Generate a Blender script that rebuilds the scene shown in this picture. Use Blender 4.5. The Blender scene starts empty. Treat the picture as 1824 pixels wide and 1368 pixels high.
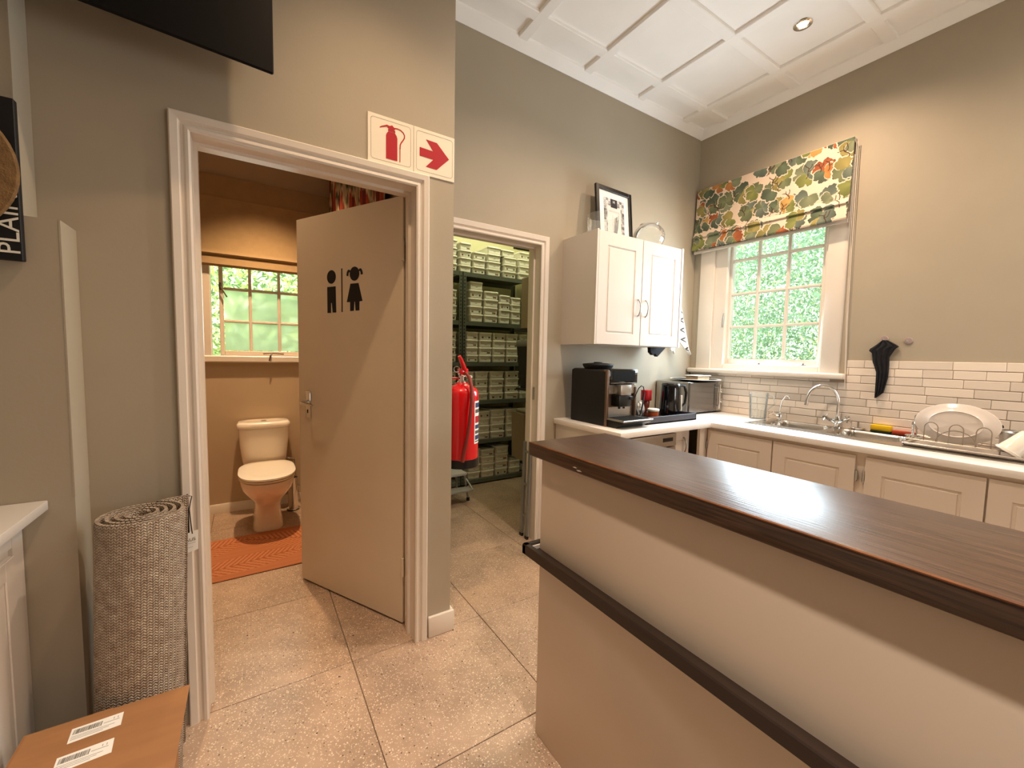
import bpy, bmesh, math, random
import numpy as np
from mathutils import Vector, Matrix
PI = math.pi
C = bpy.context.scene.collection
sc = bpy.context.scene
random.seed(7); rng = np.random.default_rng(7)

# ------------------------------------------------------------ camera
F_PX = 734.417
cd = bpy.data.cameras.new('camera'); cam = bpy.data.objects.new('camera', cd); C.objects.link(cam)
cd.sensor_width = 36.0; cd.lens = F_PX / 1824 * 36.0; cd.clip_start = .02
CR = Vector((0.845043430494849, -0.5343304571004083, 0.01981320752342139))
CU = Vector((0.0207254545165579, 0.0697594194251542, 0.9973485243065975))
CF = Vector((0.5342958507349458, 0.8423921806476685, -0.07002398068580741))
CAMH = 1.3279
m = Matrix.Identity(4)
for i in range(3):
    m[i][0] = CR[i]; m[i][1] = CU[i]; m[i][2] = -CF[i]
m[2][3] = CAMH
cam.matrix_world = m
sc.camera = cam

# ------------------------------------------------------------ world, lights, exposure
w = bpy.data.worlds.new('world'); sc.world = w; w.use_nodes = True
bgn = w.node_tree.nodes['Background']
bgn.inputs[0].default_value = (0.86, 0.94, 1.0, 1); bgn.inputs[1].default_value = 4.0
sc.view_settings.view_transform = 'Standard'; sc.view_settings.look = 'None'
sc.view_settings.exposure = 0.45; sc.view_settings.gamma = 1.0
sc.view_settings.use_curve_mapping = False
sc.cycles.max_bounces = 8; sc.cycles.diffuse_bounces = 5; sc.cycles.glossy_bounces = 4
sc.cycles.transmission_bounces = 8; sc.cycles.transparent_max_bounces = 12
sc.cycles.caustics_reflective = False; sc.cycles.caustics_refractive = False
sc.cycles.sample_clamp_indirect = 6.0

def light(name, kind, loc, energy, color, **kw):
    d = bpy.data.lights.new(name, kind); d.energy = energy; d.color = color
    o = bpy.data.objects.new(name, d); C.objects.link(o); o.location = loc
    aim = kw.pop('aim', None)
    for k, v in kw.items(): setattr(d, k, v)
    if aim is not None:
        o.rotation_euler = (Vector(aim) - Vector(loc)).to_track_quat('-Z', 'Y').to_euler()
    return o
WARM = (1.0, 0.66, 0.36); SOFTW = (1.0, 0.76, 0.52); DAY = (0.80, 0.90, 1.0)
# sun and window daylight; the rear area light is an added fill, aimed up
light('sun', 'SUN', (0, 0, 8), 9.0, (1.0, 0.97, 0.90), angle=0.02, aim=(4.2, 4.6, 0))
light('rear_fill', 'AREA', (2.6, -2.55, 1.6), 15, (1.0, 0.93, 0.86), shape='RECTANGLE', size=1.3, size_y=1.3, aim=(2.4, 0, 2.6))
light('daylight_kitchen_window', 'AREA', (3.392, 1.66, 1.74), 24, (0.70, 0.87, 1.0), specular_factor=.05, shape='RECTANGLE', size=0.62, size_y=0.92, aim=(2.6, 1.62, 1.62))
light('daylight_toilet_window', 'AREA', (0.12, 3.985, 1.62), 2.5, (0.85, 0.97, 1.0), specular_factor=.05, shape='RECTANGLE', size=0.7, size_y=0.6, aim=(0.12, 3, 1.5))
# ceiling downlights, plus unseen ones behind the camera added to brighten the room
for x, y, e, cone, col in [(0.46, 1.13, 64, 1.75, (1.0, 0.68, 0.40)), (2.80, 1.28, 84, 2.5, (1.0, 0.72, 0.50)), (1.63, 1.25, 88, 2.5, (1.0, 0.79, 0.62)), (0.46, -0.8, 285, 1.75, (1.0, 0.86, 0.76)), (2.80, -0.6, 95, 3.0, (1.0, 0.84, 0.70)), (1.63, -1.6, 16, 2.5, SOFTW)]:
    light('downlight_or_fill', 'SPOT', (x, y, 3.27), e, col, spot_size=cone, spot_blend=1.0, shadow_soft_size=0.03, aim=(x, y, 0))
light('toilet_lamp_or_fill', 'SPOT', (0.10, 3.42, 2.93), 150, (1.0, 0.66, 0.37), spot_size=1.7, spot_blend=1.0, shadow_soft_size=0.03, aim=(0.1, 3.42, 0))
light('toilet_lamp_or_fill', 'SPOT', (-0.25, 2.55, 2.93), 26, (1.0, 0.68, 0.40), spot_size=2.0, spot_blend=1.0, shadow_soft_size=0.03, aim=(-0.25, 2.55, 0))  # unseen second spot, placed for its light at the doorway end
light('store_lamp', 'AREA', (2.02, 3.45, 2.98), 9, (1.0, 0.97, 0.60), shape='RECTANGLE', size=1.1, size_y=0.15, aim=(2.02, 3.45, 0))

# ------------------------------------------------------------ materials
def lin(c):
    if isinstance(c, str):
        c = tuple(int(c[i:i+2], 16) / 255 for i in (0, 2, 4))
    return tuple(v / 12.92 if v <= .04045 else ((v + .055) / 1.055) ** 2.4 for v in c)
def mat(name, col, rough=.5, metal=0., var=0., vscale=6., bump=0., bscale=80., coat=0., trans=0., ior=1.45, emis=None, estr=0., spec=.5, stretch=None, col2=None, island=0.):
    mt = bpy.data.materials.new(name); mt.use_nodes = True
    nt = mt.node_tree; b = nt.nodes['Principled BSDF']; L = nt.links
    c = lin(col); b.inputs['Base Color'].default_value = (*c, 1)
    b.inputs['Roughness'].default_value = rough; b.inputs['Metallic'].default_value = metal
    b.inputs['Coat Weight'].default_value = coat; b.inputs['Transmission Weight'].default_value = trans
    b.inputs['IOR'].default_value = ior; b.inputs['Specular IOR Level'].default_value = spec
    if emis: b.inputs['Emission Color'].default_value = (*lin(emis), 1); b.inputs['Emission Strength'].default_value = estr
    def coord():
        tc = nt.nodes.new('ShaderNodeTexCoord'); out = tc.outputs['Object']
        if stretch:
            mp = nt.nodes.new('ShaderNodeMapping'); mp.inputs['Scale'].default_value = stretch
            L.new(out, mp.inputs[0]); out = mp.outputs[0]
        return out
    if var > 0:
        n = nt.nodes.new('ShaderNodeTexNoise'); n.inputs['Scale'].default_value = vscale; n.inputs['Detail'].default_value = 6
        L.new(coord(), n.inputs['Vector'])
        mx = nt.nodes.new('ShaderNodeMix'); mx.data_type = 'RGBA'
        c2 = lin(col2) if col2 else tuple(v * (1 - var) for v in c)
        mx.inputs[6].default_value = (*c, 1); mx.inputs[7].default_value = (*c2, 1)
        rp = nt.nodes.new('ShaderNodeMapRange'); rp.inputs[1].default_value = .35; rp.inputs[2].default_value = .65
        L.new(n.outputs[0], rp.inputs[0]); L.new(rp.outputs[0], mx.inputs[0]); L.new(mx.outputs[2], b.inputs['Base Color'])
    if island > 0:
        g = nt.nodes.new('ShaderNodeNewGeometry'); hv = nt.nodes.new('ShaderNodeHueSaturation')
        hv.inputs['Color'].default_value = (*c, 1)
        mr = nt.nodes.new('ShaderNodeMapRange'); mr.inputs[3].default_value = 1 - island; mr.inputs[4].default_value = 1 + island
        L.new(g.outputs['Random Per Island'], mr.inputs[0]); L.new(mr.outputs[0], hv.inputs['Value'])
        L.new(hv.outputs[0], b.inputs['Base Color'])
    if bump > 0:
        n2 = nt.nodes.new('ShaderNodeTexNoise'); n2.inputs['Scale'].default_value = bscale; n2.inputs['Detail'].default_value = 4
        L.new(coord(), n2.inputs['Vector'])
        bp = nt.nodes.new('ShaderNodeBump'); bp.inputs['Strength'].default_value = bump; bp.inputs['Distance'].default_value = .004
        L.new(n2.outputs[0], bp.inputs['Height']); L.new(bp.outputs[0], b.inputs['Normal'])
    return mt
def mat_attr(name, rough=.8, bump=.0, bscale=400):
    mt = mat(name, 'ffffff', rough, bump=bump, bscale=bscale); nt = mt.node_tree
    a = nt.nodes.new('ShaderNodeAttribute'); a.attribute_name = 'Col'
    nt.links.new(a.outputs['Color'], nt.nodes['Principled BSDF'].inputs['Base Color'])
    return mt
def mat_glass(name, tint=(1, 1, 1), rough=0., mixg=.10):
    # thin window glass: mostly see-through with a faint mirror reflection
    mt = bpy.data.materials.new(name); mt.use_nodes = True; nt = mt.node_tree; nt.nodes.clear()
    o = nt.nodes.new('ShaderNodeOutputMaterial'); t = nt.nodes.new('ShaderNodeBsdfTransparent'); g = nt.nodes.new('ShaderNodeBsdfGlossy')
    t.inputs[0].default_value = (*tint, 1); g.inputs['Roughness'].default_value = rough
    fr = nt.nodes.new('ShaderNodeLayerWeight'); fr.inputs[0].default_value = mixg
    mx = nt.nodes.new('ShaderNodeMixShader')
    nt.links.new(fr.outputs['Fresnel'], mx.inputs[0]); nt.links.new(t.outputs[0], mx.inputs[1]); nt.links.new(g.outputs[0], mx.inputs[2]); nt.links.new(mx.outputs[0], o.inputs[0])
    return mt
M = {}
M['wall'] = mat('wall_paint', 'aea38f', .6, var=.05, vscale=2.5, bump=.06, bscale=120)
M['wall_toilet'] = mat('toilet_wall_paint', 'b8a488', .65, var=.05, vscale=2, bump=.05, bscale=120)
M['wall_store'] = mat('store_wall_paint', 'e6e3c0', .7, var=.05, vscale=2)
M['ceil'] = mat('ceiling_paint', 'fbf9f6', .6, var=.03, vscale=4)
M['trim'] = mat('gloss_trim_paint', 'e4dacd', .32, var=.03, vscale=4, bump=.015, bscale=40)
M['door'] = mat('door_paint', 'dccdb6', .42, var=.04, vscale=2.5, bump=.03, bscale=60)
M['white'] = mat('white_melamine', 'd9d1c7', .35, var=.02, vscale=3)
M['cab'] = mat('cabinet_paint', 'ded0c0', .38, var=.04, vscale=3, bump=.03, bscale=40)
M['isl'] = mat('island_panel_laminate', 'd8cab8', .45, var=.04, vscale=1.5)
M['counter'] = mat('white_counter_laminate', 'f1ebe3', .25, var=.03, vscale=5)
M['steel'] = mat('brushed_steel', 'c9c2b8', .24, 1., var=.12, vscale=6, stretch=(20, 1, 1))
M['steelm'] = mat('satin_steel', 'b9b4ac', .32, 1.)
M['chrome'] = mat('chrome', 'e4e2df', .07, 1.)
M['black'] = mat('black_plastic', '0b0a0a', .32)
M['blackm'] = mat('black_matt', '0f0d0d', .6, bump=.1, bscale=150)
M['glossblack'] = mat('gloss_black', '0b0b0d', .08, coat=.4)
M['bronze'] = mat('bronze_edge', '6d5848', .35, .5)
M['porcelain'] = mat('porcelain', 'f0e6d6', .12, coat=.5)
M['seat'] = mat('toilet_seat_plastic', 'f2ead9', .2)
M['ink'] = mat('black_vinyl', '0c0b0b', .6)
M['red'] = mat('red_vinyl', 'b00d1c', .5)
M['signw'] = mat('sign_white', 'f0e6d2', .4)
M['extred'] = mat('extinguisher_red', 'cf0812', .22, coat=.6)
M['hose'] = mat('red_rubber_hose', '7d2a20', .55)
M['tvm'] = mat('tv_screen', '080707', .5, spec=.15)
M['tub'] = mat('white_tub_plastic', 'd6d4c4', .5, island=.06)
M['lid'] = mat('white_lid_plastic', 'eceadf', .42)
M['label'] = mat('label_paper', 'f2f1ea', .6)
M['print'] = mat('label_print', '58544c', .7)
M['printb'] = mat('label_print_brown', '7d6450', .7)
M['printg'] = mat('label_print_green', '717a58', .7)
M['shelf'] = mat('grey_shelf_steel', '6f766c', .45, .2, var=.1, vscale=8)
M['hole'] = mat('slot_hole_dark', '1d1e1c', .8)
M['card'] = mat('corrugated_cardboard', 'a3744a', .8, var=.14, vscale=4, bump=.08, bscale=60, stretch=(1, 6, 6))
M['cardg'] = mat('store_cardboard', '8d7b62', .85, var=.15, vscale=4)
M['binb'] = mat('dark_bin', '2b2825', .6)
M['grout'] = mat('tile_grout', '8a7762', .9)
M['groutw'] = mat('wall_grout', 'b7a591', .9)
M['yel'] = mat('yellow_sponge', 'f0c21a', .9, bump=.5, bscale=250)
M['dgreen'] = mat('dark_scourer', '1c2a1c', .95, bump=.5, bscale=300)
M['redb'] = mat('red_brush', 'b2401f', .7, bump=.3, bscale=200)
M['glass'] = mat_glass('window_glass', (.97, 1, .99), 0, .08)
M['clear'] = mat_glass('clear_glassware', (.96, .98, .97), .05, .22)
_nt = M['clear'].node_tree; _o = _nt.nodes['Material Output']; _d = _nt.nodes.new('ShaderNodeBsdfDiffuse'); _d.inputs[0].default_value = (.9, .93, .92, 1); _m = _nt.nodes.new('ShaderNodeMixShader'); _m.inputs[0].default_value = .13
_src = _o.inputs[0].links[0].from_socket; _nt.links.new(_src, _m.inputs[1]); _nt.links.new(_d.outputs[0], _m.inputs[2]); _nt.links.new(_m.outputs[0], _o.inputs[0])
M['frost'] = mat('frosted_glass', 'ecfff8', .5, trans=.85, ior=1.05)
_nt = M['frost'].node_tree; _o = _nt.nodes['Material Output']; _d = _nt.nodes.new('ShaderNodeBsdfTranslucent'); _d.inputs[0].default_value = (.93, 1.0, .97, 1); _m = _nt.nodes.new('ShaderNodeMixShader'); _m.inputs[0].default_value = .22
_src = _o.inputs[0].links[0].from_socket; _nt.links.new(_src, _m.inputs[1]); _nt.links.new(_d.outputs[0], _m.inputs[2]); _nt.links.new(_m.outputs[0], _o.inputs[0])
M['blindc'] = mat('cream_blind_fabric', 'a38963', .9, var=.08, vscale=20, bump=.15, bscale=300)
M['cloth'] = mat('black_cloth', '0e0e12', .9, bump=.3, bscale=180)
M['orange'] = mat_attr('bath_mat_pile', .95, .5, 260)
M['print_fabric'] = mat_attr('printed_linen', .9, .12, 500)
M['paperprint'] = mat_attr('printed_paper', .7)
M['felt'] = mat('brown_felt', '8a6b45', .95, var=.3, vscale=40, bump=.6, bscale=200)
M['cord'] = mat('white_cord', 'd8cdbf', .7)
M['stem'] = mat('branch_bark', '5d5236', .9)

def mat_oak():
    mt = bpy.data.materials.new('dark_oak_veneer'); mt.use_nodes = True; nt = mt.node_tree; L = nt.links
    b = nt.nodes['Principled BSDF']; tc = nt.nodes.new('ShaderNodeTexCoord'); mp = nt.nodes.new('ShaderNodeMapping')
    mp.inputs['Scale'].default_value = (42, 1.6, 42); L.new(tc.outputs['Object'], mp.inputs[0])
    n = nt.nodes.new('ShaderNodeTexNoise'); n.inputs['Scale'].default_value = 4; n.inputs['Detail'].default_value = 8; n.inputs['Distortion'].default_value = .6
    L.new(mp.outputs[0], n.inputs['Vector'])
    r = nt.nodes.new('ShaderNodeValToRGB'); e = r.color_ramp.elements
    e[0].position = .3; e[0].color = (*lin('30231b'), 1); e[1].position = .72; e[1].color = (*lin('5c4637'), 1)
    L.new(n.outputs[0], r.inputs[0]); L.new(r.outputs[0], b.inputs['Base Color'])
    b.inputs['Roughness'].default_value = .30; b.inputs['Specular IOR Level'].default_value = .42; b.inputs['Coat Weight'].default_value = 0.0
    bp = nt.nodes.new('ShaderNodeBump'); bp.inputs['Strength'].default_value = .22; bp.inputs['Distance'].default_value = .003
    L.new(n.outputs[0], bp.inputs['Height']); L.new(bp.outputs[0], b.inputs['Normal'])
    return mt
M['oak'] = mat_oak()
M['oakd'] = mat('dark_oak_rail', '2e211a', .4, var=.3, vscale=6, stretch=(12, 1, 12))
M['wear'] = mat('worn_oak_edge', '8a5530', .4, var=.5, vscale=14)

def mat_terrazzo():
    mt = bpy.data.materials.new('terrazzo_tile'); mt.use_nodes = True; nt = mt.node_tree; L = nt.links
    b = nt.nodes['Principled BSDF']; tc = nt.nodes.new('ShaderNodeTexCoord'); oi = nt.nodes.new('ShaderNodeObjectInfo')
    ad = nt.nodes.new('ShaderNodeVectorMath'); ad.operation = 'ADD'
    cm = nt.nodes.new('ShaderNodeCombineXYZ'); ml = nt.nodes.new('ShaderNodeMath'); ml.operation = 'MULTIPLY'; ml.inputs[1].default_value = 37
    L.new(oi.outputs['Random'], ml.inputs[0]); L.new(ml.outputs[0], cm.inputs[0]); L.new(tc.outputs['Object'], ad.inputs[0]); L.new(cm.outputs[0], ad.inputs[1])
    n = nt.nodes.new('ShaderNodeTexNoise'); n.inputs['Scale'].default_value = 3.2; n.inputs['Detail'].default_value = 8; n.inputs['Roughness'].default_value = .65
    L.new(ad.outputs[0], n.inputs['Vector'])
    r = nt.nodes.new('ShaderNodeValToRGB'); e = r.color_ramp.elements
    e[0].position = .32; e[0].color = (*lin('957f6b'), 1); e[1].position = .7; e[1].color = (*lin('bfa48c'), 1)
    L.new(n.outputs[0], r.inputs[0])
    def specks(scale, thr, col, prev, jit=1.0, rnd_thr=.75):
        v = nt.nodes.new('ShaderNodeTexVoronoi'); v.inputs['Scale'].default_value = scale; v.inputs['Randomness'].default_value = jit
        L.new(ad.outputs[0], v.inputs['Vector'])
        lt = nt.nodes.new('ShaderNodeMath'); lt.operation = 'LESS_THAN'; lt.inputs[1].default_value = thr; L.new(v.outputs['Distance'], lt.inputs[0])
        sp = nt.nodes.new('ShaderNodeSeparateColor'); L.new(v.outputs['Color'], sp.inputs[0])
        gt = nt.nodes.new('ShaderNodeMath'); gt.operation = 'GREATER_THAN'; gt.inputs[1].default_value = rnd_thr; L.new(sp.outputs[0], gt.inputs[0])
        mm = nt.nodes.new('ShaderNodeMath'); mm.operation = 'MULTIPLY'; L.new(lt.outputs[0], mm.inputs[0]); L.new(gt.outputs[0], mm.inputs[1])
        mx = nt.nodes.new('ShaderNodeMix'); mx.data_type = 'RGBA'; mx.inputs[7].default_value = (*lin(col), 1)
        L.new(mm.outputs[0], mx.inputs[0]); L.new(prev, mx.inputs[6]); return mx.outputs[2]
    c = specks(130, .36, 'dcc8b2', r.outputs[0], 1, .72)
    c = specks(200, .36, 'd2bca4', c, 1, .66)
    c = specks(90, .24, '5b4c3e', c, 1, .86)
    c = specks(22, .09, '2b231d', c, 1, .9)
    L.new(c, b.inputs['Base Color']); b.inputs['Roughness'].default_value = .34
    bp = nt.nodes.new('ShaderNodeBump'); bp.inputs['Strength'].default_value = .08; bp.inputs['Distance'].default_value = .002
    L.new(n.outputs[0], bp.inputs['Height']); L.new(bp.outputs[0], b.inputs['Normal'])
    return mt
M['terrazzo'] = mat_terrazzo()
def mat_walltile():
    mt = mat('glazed_wall_tile', 'efe0cf', .22, bump=.12, bscale=22)
    nt = mt.node_tree; oi = nt.nodes.new('ShaderNodeObjectInfo'); hv = nt.nodes.new('ShaderNodeHueSaturation')
    hv.inputs['Color'].default_value = (*lin('efe2d2'), 1); mr = nt.nodes.new('ShaderNodeMapRange'); mr.inputs[3].default_value = .86; mr.inputs[4].default_value = 1.04
    nt.links.new(oi.outputs['Random'], mr.inputs[0]); nt.links.new(mr.outputs[0], hv.inputs['Value']); nt.links.new(hv.outputs[0], nt.nodes['Principled BSDF'].inputs['Base Color'])
    return mt
M['walltile'] = mat_walltile()
def mat_leaf(name, cols, rough=.45):
    mt = bpy.data.materials.new(name); mt.use_nodes = True; nt = mt.node_tree; b = nt.nodes['Principled BSDF']
    g = nt.nodes.new('ShaderNodeNewGeometry'); r = nt.nodes.new('ShaderNodeValToRGB'); r.color_ramp.interpolation = 'LINEAR'
    e = r.color_ramp.elements; e[0].position = 0; e[0].color = (*lin(cols[0]), 1); e[1].position = 1; e[1].color = (*lin(cols[-1]), 1)
    for i, c in enumerate(cols[1:-1]): x = e.new((i + 1) / (len(cols) - 1)); x.color = (*lin(c), 1)
    nt.links.new(g.outputs['Random Per Island'], r.inputs[0]); nt.links.new(r.outputs[0], b.inputs['Base Color'])
    b.inputs['Roughness'].default_value = rough
    return mt
M['leaf'] = mat_leaf('hedge_leaf', ['a2b8b0', 'd6e2d8', 'e2e8d4', '98b0a8', 'ecf0ea', 'c8d8c8', 'f0eea0', 'bedaa6', 'dcebe4', '8ea89c', 'cfe2c0'])  # palette paled toward white to carry the overexposed daylight glare
M['leafy'] = mat_leaf('shrub_leaf', ['cbe6a8', 'e2f2b4', 'f0f4a8', 'f8f4b8', 'd8eec0', 'f0f6e0', 'b8dc98', 'f6ecc4', 'fafaf0'])  # leaf colours lightened so the shrub looks overexposed
M['core'] = mat('pale_hedge_core', 'a4c8a8', .9, var=.3, vscale=14)  # core kept pale in place of the hedge's dark, shaded interior
def mat_jute():
    mt = bpy.data.materials.new('jute_weave'); mt.use_nodes = True; nt = mt.node_tree; L = nt.links; b = nt.nodes['Principled BSDF']
    uv = nt.nodes.new('ShaderNodeUVMap'); uv.uv_map = 'UVMap'
    sp = nt.nodes.new('ShaderNodeSeparateXYZ'); L.new(uv.outputs[0], sp.inputs[0])
    def mth(op, a, bb=None, c=None):
        n = nt.nodes.new('ShaderNodeMath'); n.operation = op
        for i, v in enumerate((a, bb, c)):
            if v is None: continue
            if isinstance(v, (int, float)): n.inputs[i].default_value = v
            else: L.new(v, n.inputs[i])
        return n.outputs[0]
    # u = metres round the roll, v = metres up: plaited columns (12 mm) of slanting strands (7 mm)
    nz = nt.nodes.new('ShaderNodeTexNoise'); nz.inputs['Scale'].default_value = 55; nz.inputs['Detail'].default_value = 3; L.new(uv.outputs[0], nz.inputs['Vector'])
    jit = mth('MULTIPLY', nz.outputs[0], .004)
    u = mth('ADD', sp.outputs[0], jit); v = mth('ADD', sp.outputs[1], jit)
    col = mth('PINGPONG', mth('DIVIDE', u, .012), .5)        # 0..0.5 zigzag across a column
    row = mth('FRACT', mth('ADD', mth('DIVIDE', v, .0078), mth('MULTIPLY', col, 1.3)))
    rv = mth('SUBTRACT', 1, mth('MULTIPLY', mth('ABSOLUTE', mth('SUBTRACT', row, .5)), 2))
    cu = mth('SUBTRACT', 1, mth('ABSOLUTE', mth('SUBTRACT', mth('MULTIPLY', col, 4), 1)))
    hgt = mth('POWER', mth('MULTIPLY', mth('ADD', rv, .12), mth('ADD', mth('MULTIPLY', cu, .6), .4)), .6)
    n = nt.nodes.new('ShaderNodeTexNoise'); n.inputs['Scale'].default_value = 38; n.inputs['Detail'].default_value = 8; n.inputs['Roughness'].default_value = .75; L.new(uv.outputs[0], n.inputs['Vector'])
    r = nt.nodes.new('ShaderNodeValToRGB'); e = r.color_ramp.elements
    e[0].position = .35; e[0].color = (*lin('ab927a'), 1); e[1].position = .68; e[1].color = (*lin('ecdcc4'), 1); L.new(n.outputs[0], r.inputs[0])
    mx = nt.nodes.new('ShaderNodeMix'); mx.data_type = 'RGBA'; mx.inputs[6].default_value = (*lin('3c2c20'), 1)
    L.new(hgt, mx.inputs[0]); L.new(r.outputs[0], mx.inputs[7]); L.new(mx.outputs[2], b.inputs['Base Color'])
    b.inputs['Roughness'].default_value = .95
    bp = nt.nodes.new('ShaderNodeBump'); bp.inputs['Strength'].default_value = .9; bp.inputs['Distance'].default_value = .004
    L.new(hgt, bp.inputs['Height']); L.new(bp.outputs[0], b.inputs['Normal'])
    return mt
M['jute'] = mat_jute()

# ------------------------------------------------------------ mesh helpers
class MB:
    def __init__(s): s.v = []; s.f = []; s.mi = []; s.m = 0; s.T = None
    def addv(s, pts):
        n = len(s.v)
        for p in pts:
            p = Vector(p)
            if s.T is not None: p = s.T @ p
            s.v.append((p.x, p.y, p.z))
        return n
    def addf(s, fs):
        for f in fs: s.f.append(tuple(f)); s.mi.append(s.m)
    def box(s, a, b):
        x0, y0, z0 = a; x1, y1, z1 = b
        if x0 > x1: x0, x1 = x1, x0
        if y0 > y1: y0, y1 = y1, y0
        if z0 > z1: z0, z1 = z1, z0
        n = s.addv([(x0,y0,z0),(x1,y0,z0),(x1,y1,z0),(x0,y1,z0),(x0,y0,z1),(x1,y0,z1),(x1,y1,z1),(x0,y1,z1)])
        s.addf([(n,n+3,n+2,n+1),(n+4,n+5,n+6,n+7),(n,n+1,n+5,n+4),(n+1,n+2,n+6,n+5),(n+2,n+3,n+7,n+6),(n+3,n,n+4,n+7)])
        return s
    def rbox(s, a, b, r=.004, seg=2):
        bm = bmesh.new()
        bmesh.ops.create_cube(bm, size=1)
        cx = [(a[i] + b[i]) / 2 for i in range(3)]; sx = [abs(b[i] - a[i]) for i in range(3)]
        for v in bm.verts: v.co = Vector([cx[i] + v.co[i] * sx[i] for i in range(3)])
        r = min(r, min(sx) * .45)
        bmesh.ops.bevel(bm, geom=list(bm.edges), offset=r, segments=seg, profile=.5, affect='EDGES')
        s.frombm(bm); bm.free(); return s
    def frombm(s, bm):
        bm.verts.ensure_lookup_table(); bm.verts.index_update()
        n = s.addv([v.co for v in bm.verts]); s.addf([[n + v.index for v in f.verts] for f in bm.faces])
    def loft(s, rings, cap=True, closed=True):
        k = len(rings[0]); n0 = s.addv([p for r in rings for p in r])
        for i in range(len(rings) - 1):
            for j in range(k if closed else k - 1):
                a = n0 + i * k + j; b = n0 + i * k + (j + 1) % k
                s.addf([(a, b, b + k, a + k)])
        if cap and closed:
            s.addf([tuple(n0 + j for j in reversed(range(k))), tuple(n0 + (len(rings) - 1) * k + j for j in range(k))])
        return s
    def lathe(s, prof, c=(0, 0, 0), seg=24, axis='z', cap=True):
        rings = []
        for r, h in prof:
            ring = []
            for j in range(seg):
                a = 2 * PI * j / seg; x, y = r * math.cos(a), r * math.sin(a)
                p = (x, y, h) if axis == 'z' else ((h, x, y) if axis == 'x' else (x, -h, y) if axis == '-y' else (y, h, x))
                ring.append((p[0] + c[0], p[1] + c[1], p[2] + c[2]))
            rings.append(ring)
        return s.loft(rings, cap)
    def tube(s, path, r=.005, seg=8, cap=True):
        P = [Vector(p) for p in path]; rings = []; up = Vector((0, 0, 1)); prev = None
        for i, p in enumerate(P):
            t = (P[min(i + 1, len(P) - 1)] - P[max(i - 1, 0)]).normalized()
            if prev is None:
                a = t.cross(up if abs(t.z) < .9 else Vector((1, 0, 0))).normalized()
            else:
                a = (prev - t * prev.dot(t)).normalized()
            prev = a; b = t.cross(a); rr = r[i] if isinstance(r, (list, tuple)) else r
            rings.append([p + (a * math.cos(2 * PI * j / seg) + b * math.sin(2 * PI * j / seg)) * rr for j in range(seg)])
        return s.loft(rings, cap)
    def prism(s, poly, d, plane='xz', at=0):
        # poly of 2D points extruded from at to at+d along the third axis
        def P(u, v, w):
            return {'xz': (u, w, v), 'xy': (u, v, w), 'yz': (w, u, v)}[plane]
        k = len(poly); n = s.addv([P(u, v, at) for u, v in poly] + [P(u, v, at + d) for u, v in poly])
        s.addf([tuple(range(n, n + k)), tuple(range(n + 2 * k - 1, n + k - 1, -1))])
        for j in range(k): s.addf([(n + j, n + (j + 1) % k, n + k + (j + 1) % k, n + k + j)])
        return s
ORG = {}
def mesh_of(name, mb, mats, shift=Vector((0, 0, 0)), smooth=35):
    me = bpy.data.meshes.new(name)
    me.from_pydata([(x - shift[0], y - shift[1], z - shift[2]) for x, y, z in mb.v], [], mb.f)
    for mt in (mats if isinstance(mats, (list, tuple)) else [mats]): me.materials.append(M[mt] if isinstance(mt, str) else mt)
    if any(mb.mi): me.polygons.foreach_set('material_index', mb.mi)
    bm = bmesh.new(); bm.from_mesh(me); bmesh.ops.recalc_face_normals(bm, faces=bm.faces); bm.to_mesh(me); bm.free()
    if smooth:
        me.polygons.foreach_set('use_smooth', [True] * len(me.polygons)); me.set_sharp_from_angle(angle=math.radians(smooth))
    me.update(); return me
def thing(name, label, cat, loc, rotz=0, group=None, kind=None):
    o = bpy.data.objects.new(name, None); C.objects.link(o); o.empty_display_size = .05
    o.location = loc; o.rotation_euler = (0, 0, rotz)
    ORG[o] = Vector(loc) if rotz == 0 else None
    if label: o['label'] = label
    if cat: o['category'] = cat
    if group: o['group'] = group
    if kind: o['kind'] = kind
    return o
def part(name, mb, mats, parent, smooth=35, label=None, local=False):
    base = ORG.get(parent)
    sh = Vector((0, 0, 0)) if (local or base is None) else base
    o = bpy.data.objects.new(name, mesh_of(name, mb, mats, sh, smooth)); C.objects.link(o); o.parent = parent
    ORG[o] = base
    if label: o['label'] = label
    return o
def single(name, mb, mats, label, cat, loc, group=None, kind=None, smooth=35):
    o = bpy.data.objects.new(name, mesh_of(name, mb, mats, Vector(loc), smooth)); C.objects.link(o); o.location = loc
    ORG[o] = Vector(loc)
    if label: o['label'] = label
    if cat: o['category'] = cat
    if group: o['group'] = group
    if kind: o['kind'] = kind
    return o
def struct(name, mb, mats, loc=(0, 0, 0), smooth=35):
    return single(name, mb, mats, None, None, loc, kind='structure', smooth=smooth)
def child_from(name, me, parent, loc=(0, 0, 0), rot=None):
    o = bpy.data.objects.new(name, me); C.objects.link(o); o.parent = parent; o.location = loc
    if rot: o.rotation_euler = rot
    return o
def dup(root, loc, label, rotz=None, group=None):
    r = root.copy(); C.objects.link(r); r.location = loc; r['label'] = label
    if rotz is not None: r.rotation_euler = (0, 0, rotz)
    if group: r['group'] = group
    for ch in list(root.children):
        c = ch.copy(); C.objects.link(c); c.parent = r
        for g in list(ch.children):
            d = g.copy(); C.objects.link(d); d.parent = c
    return r
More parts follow.
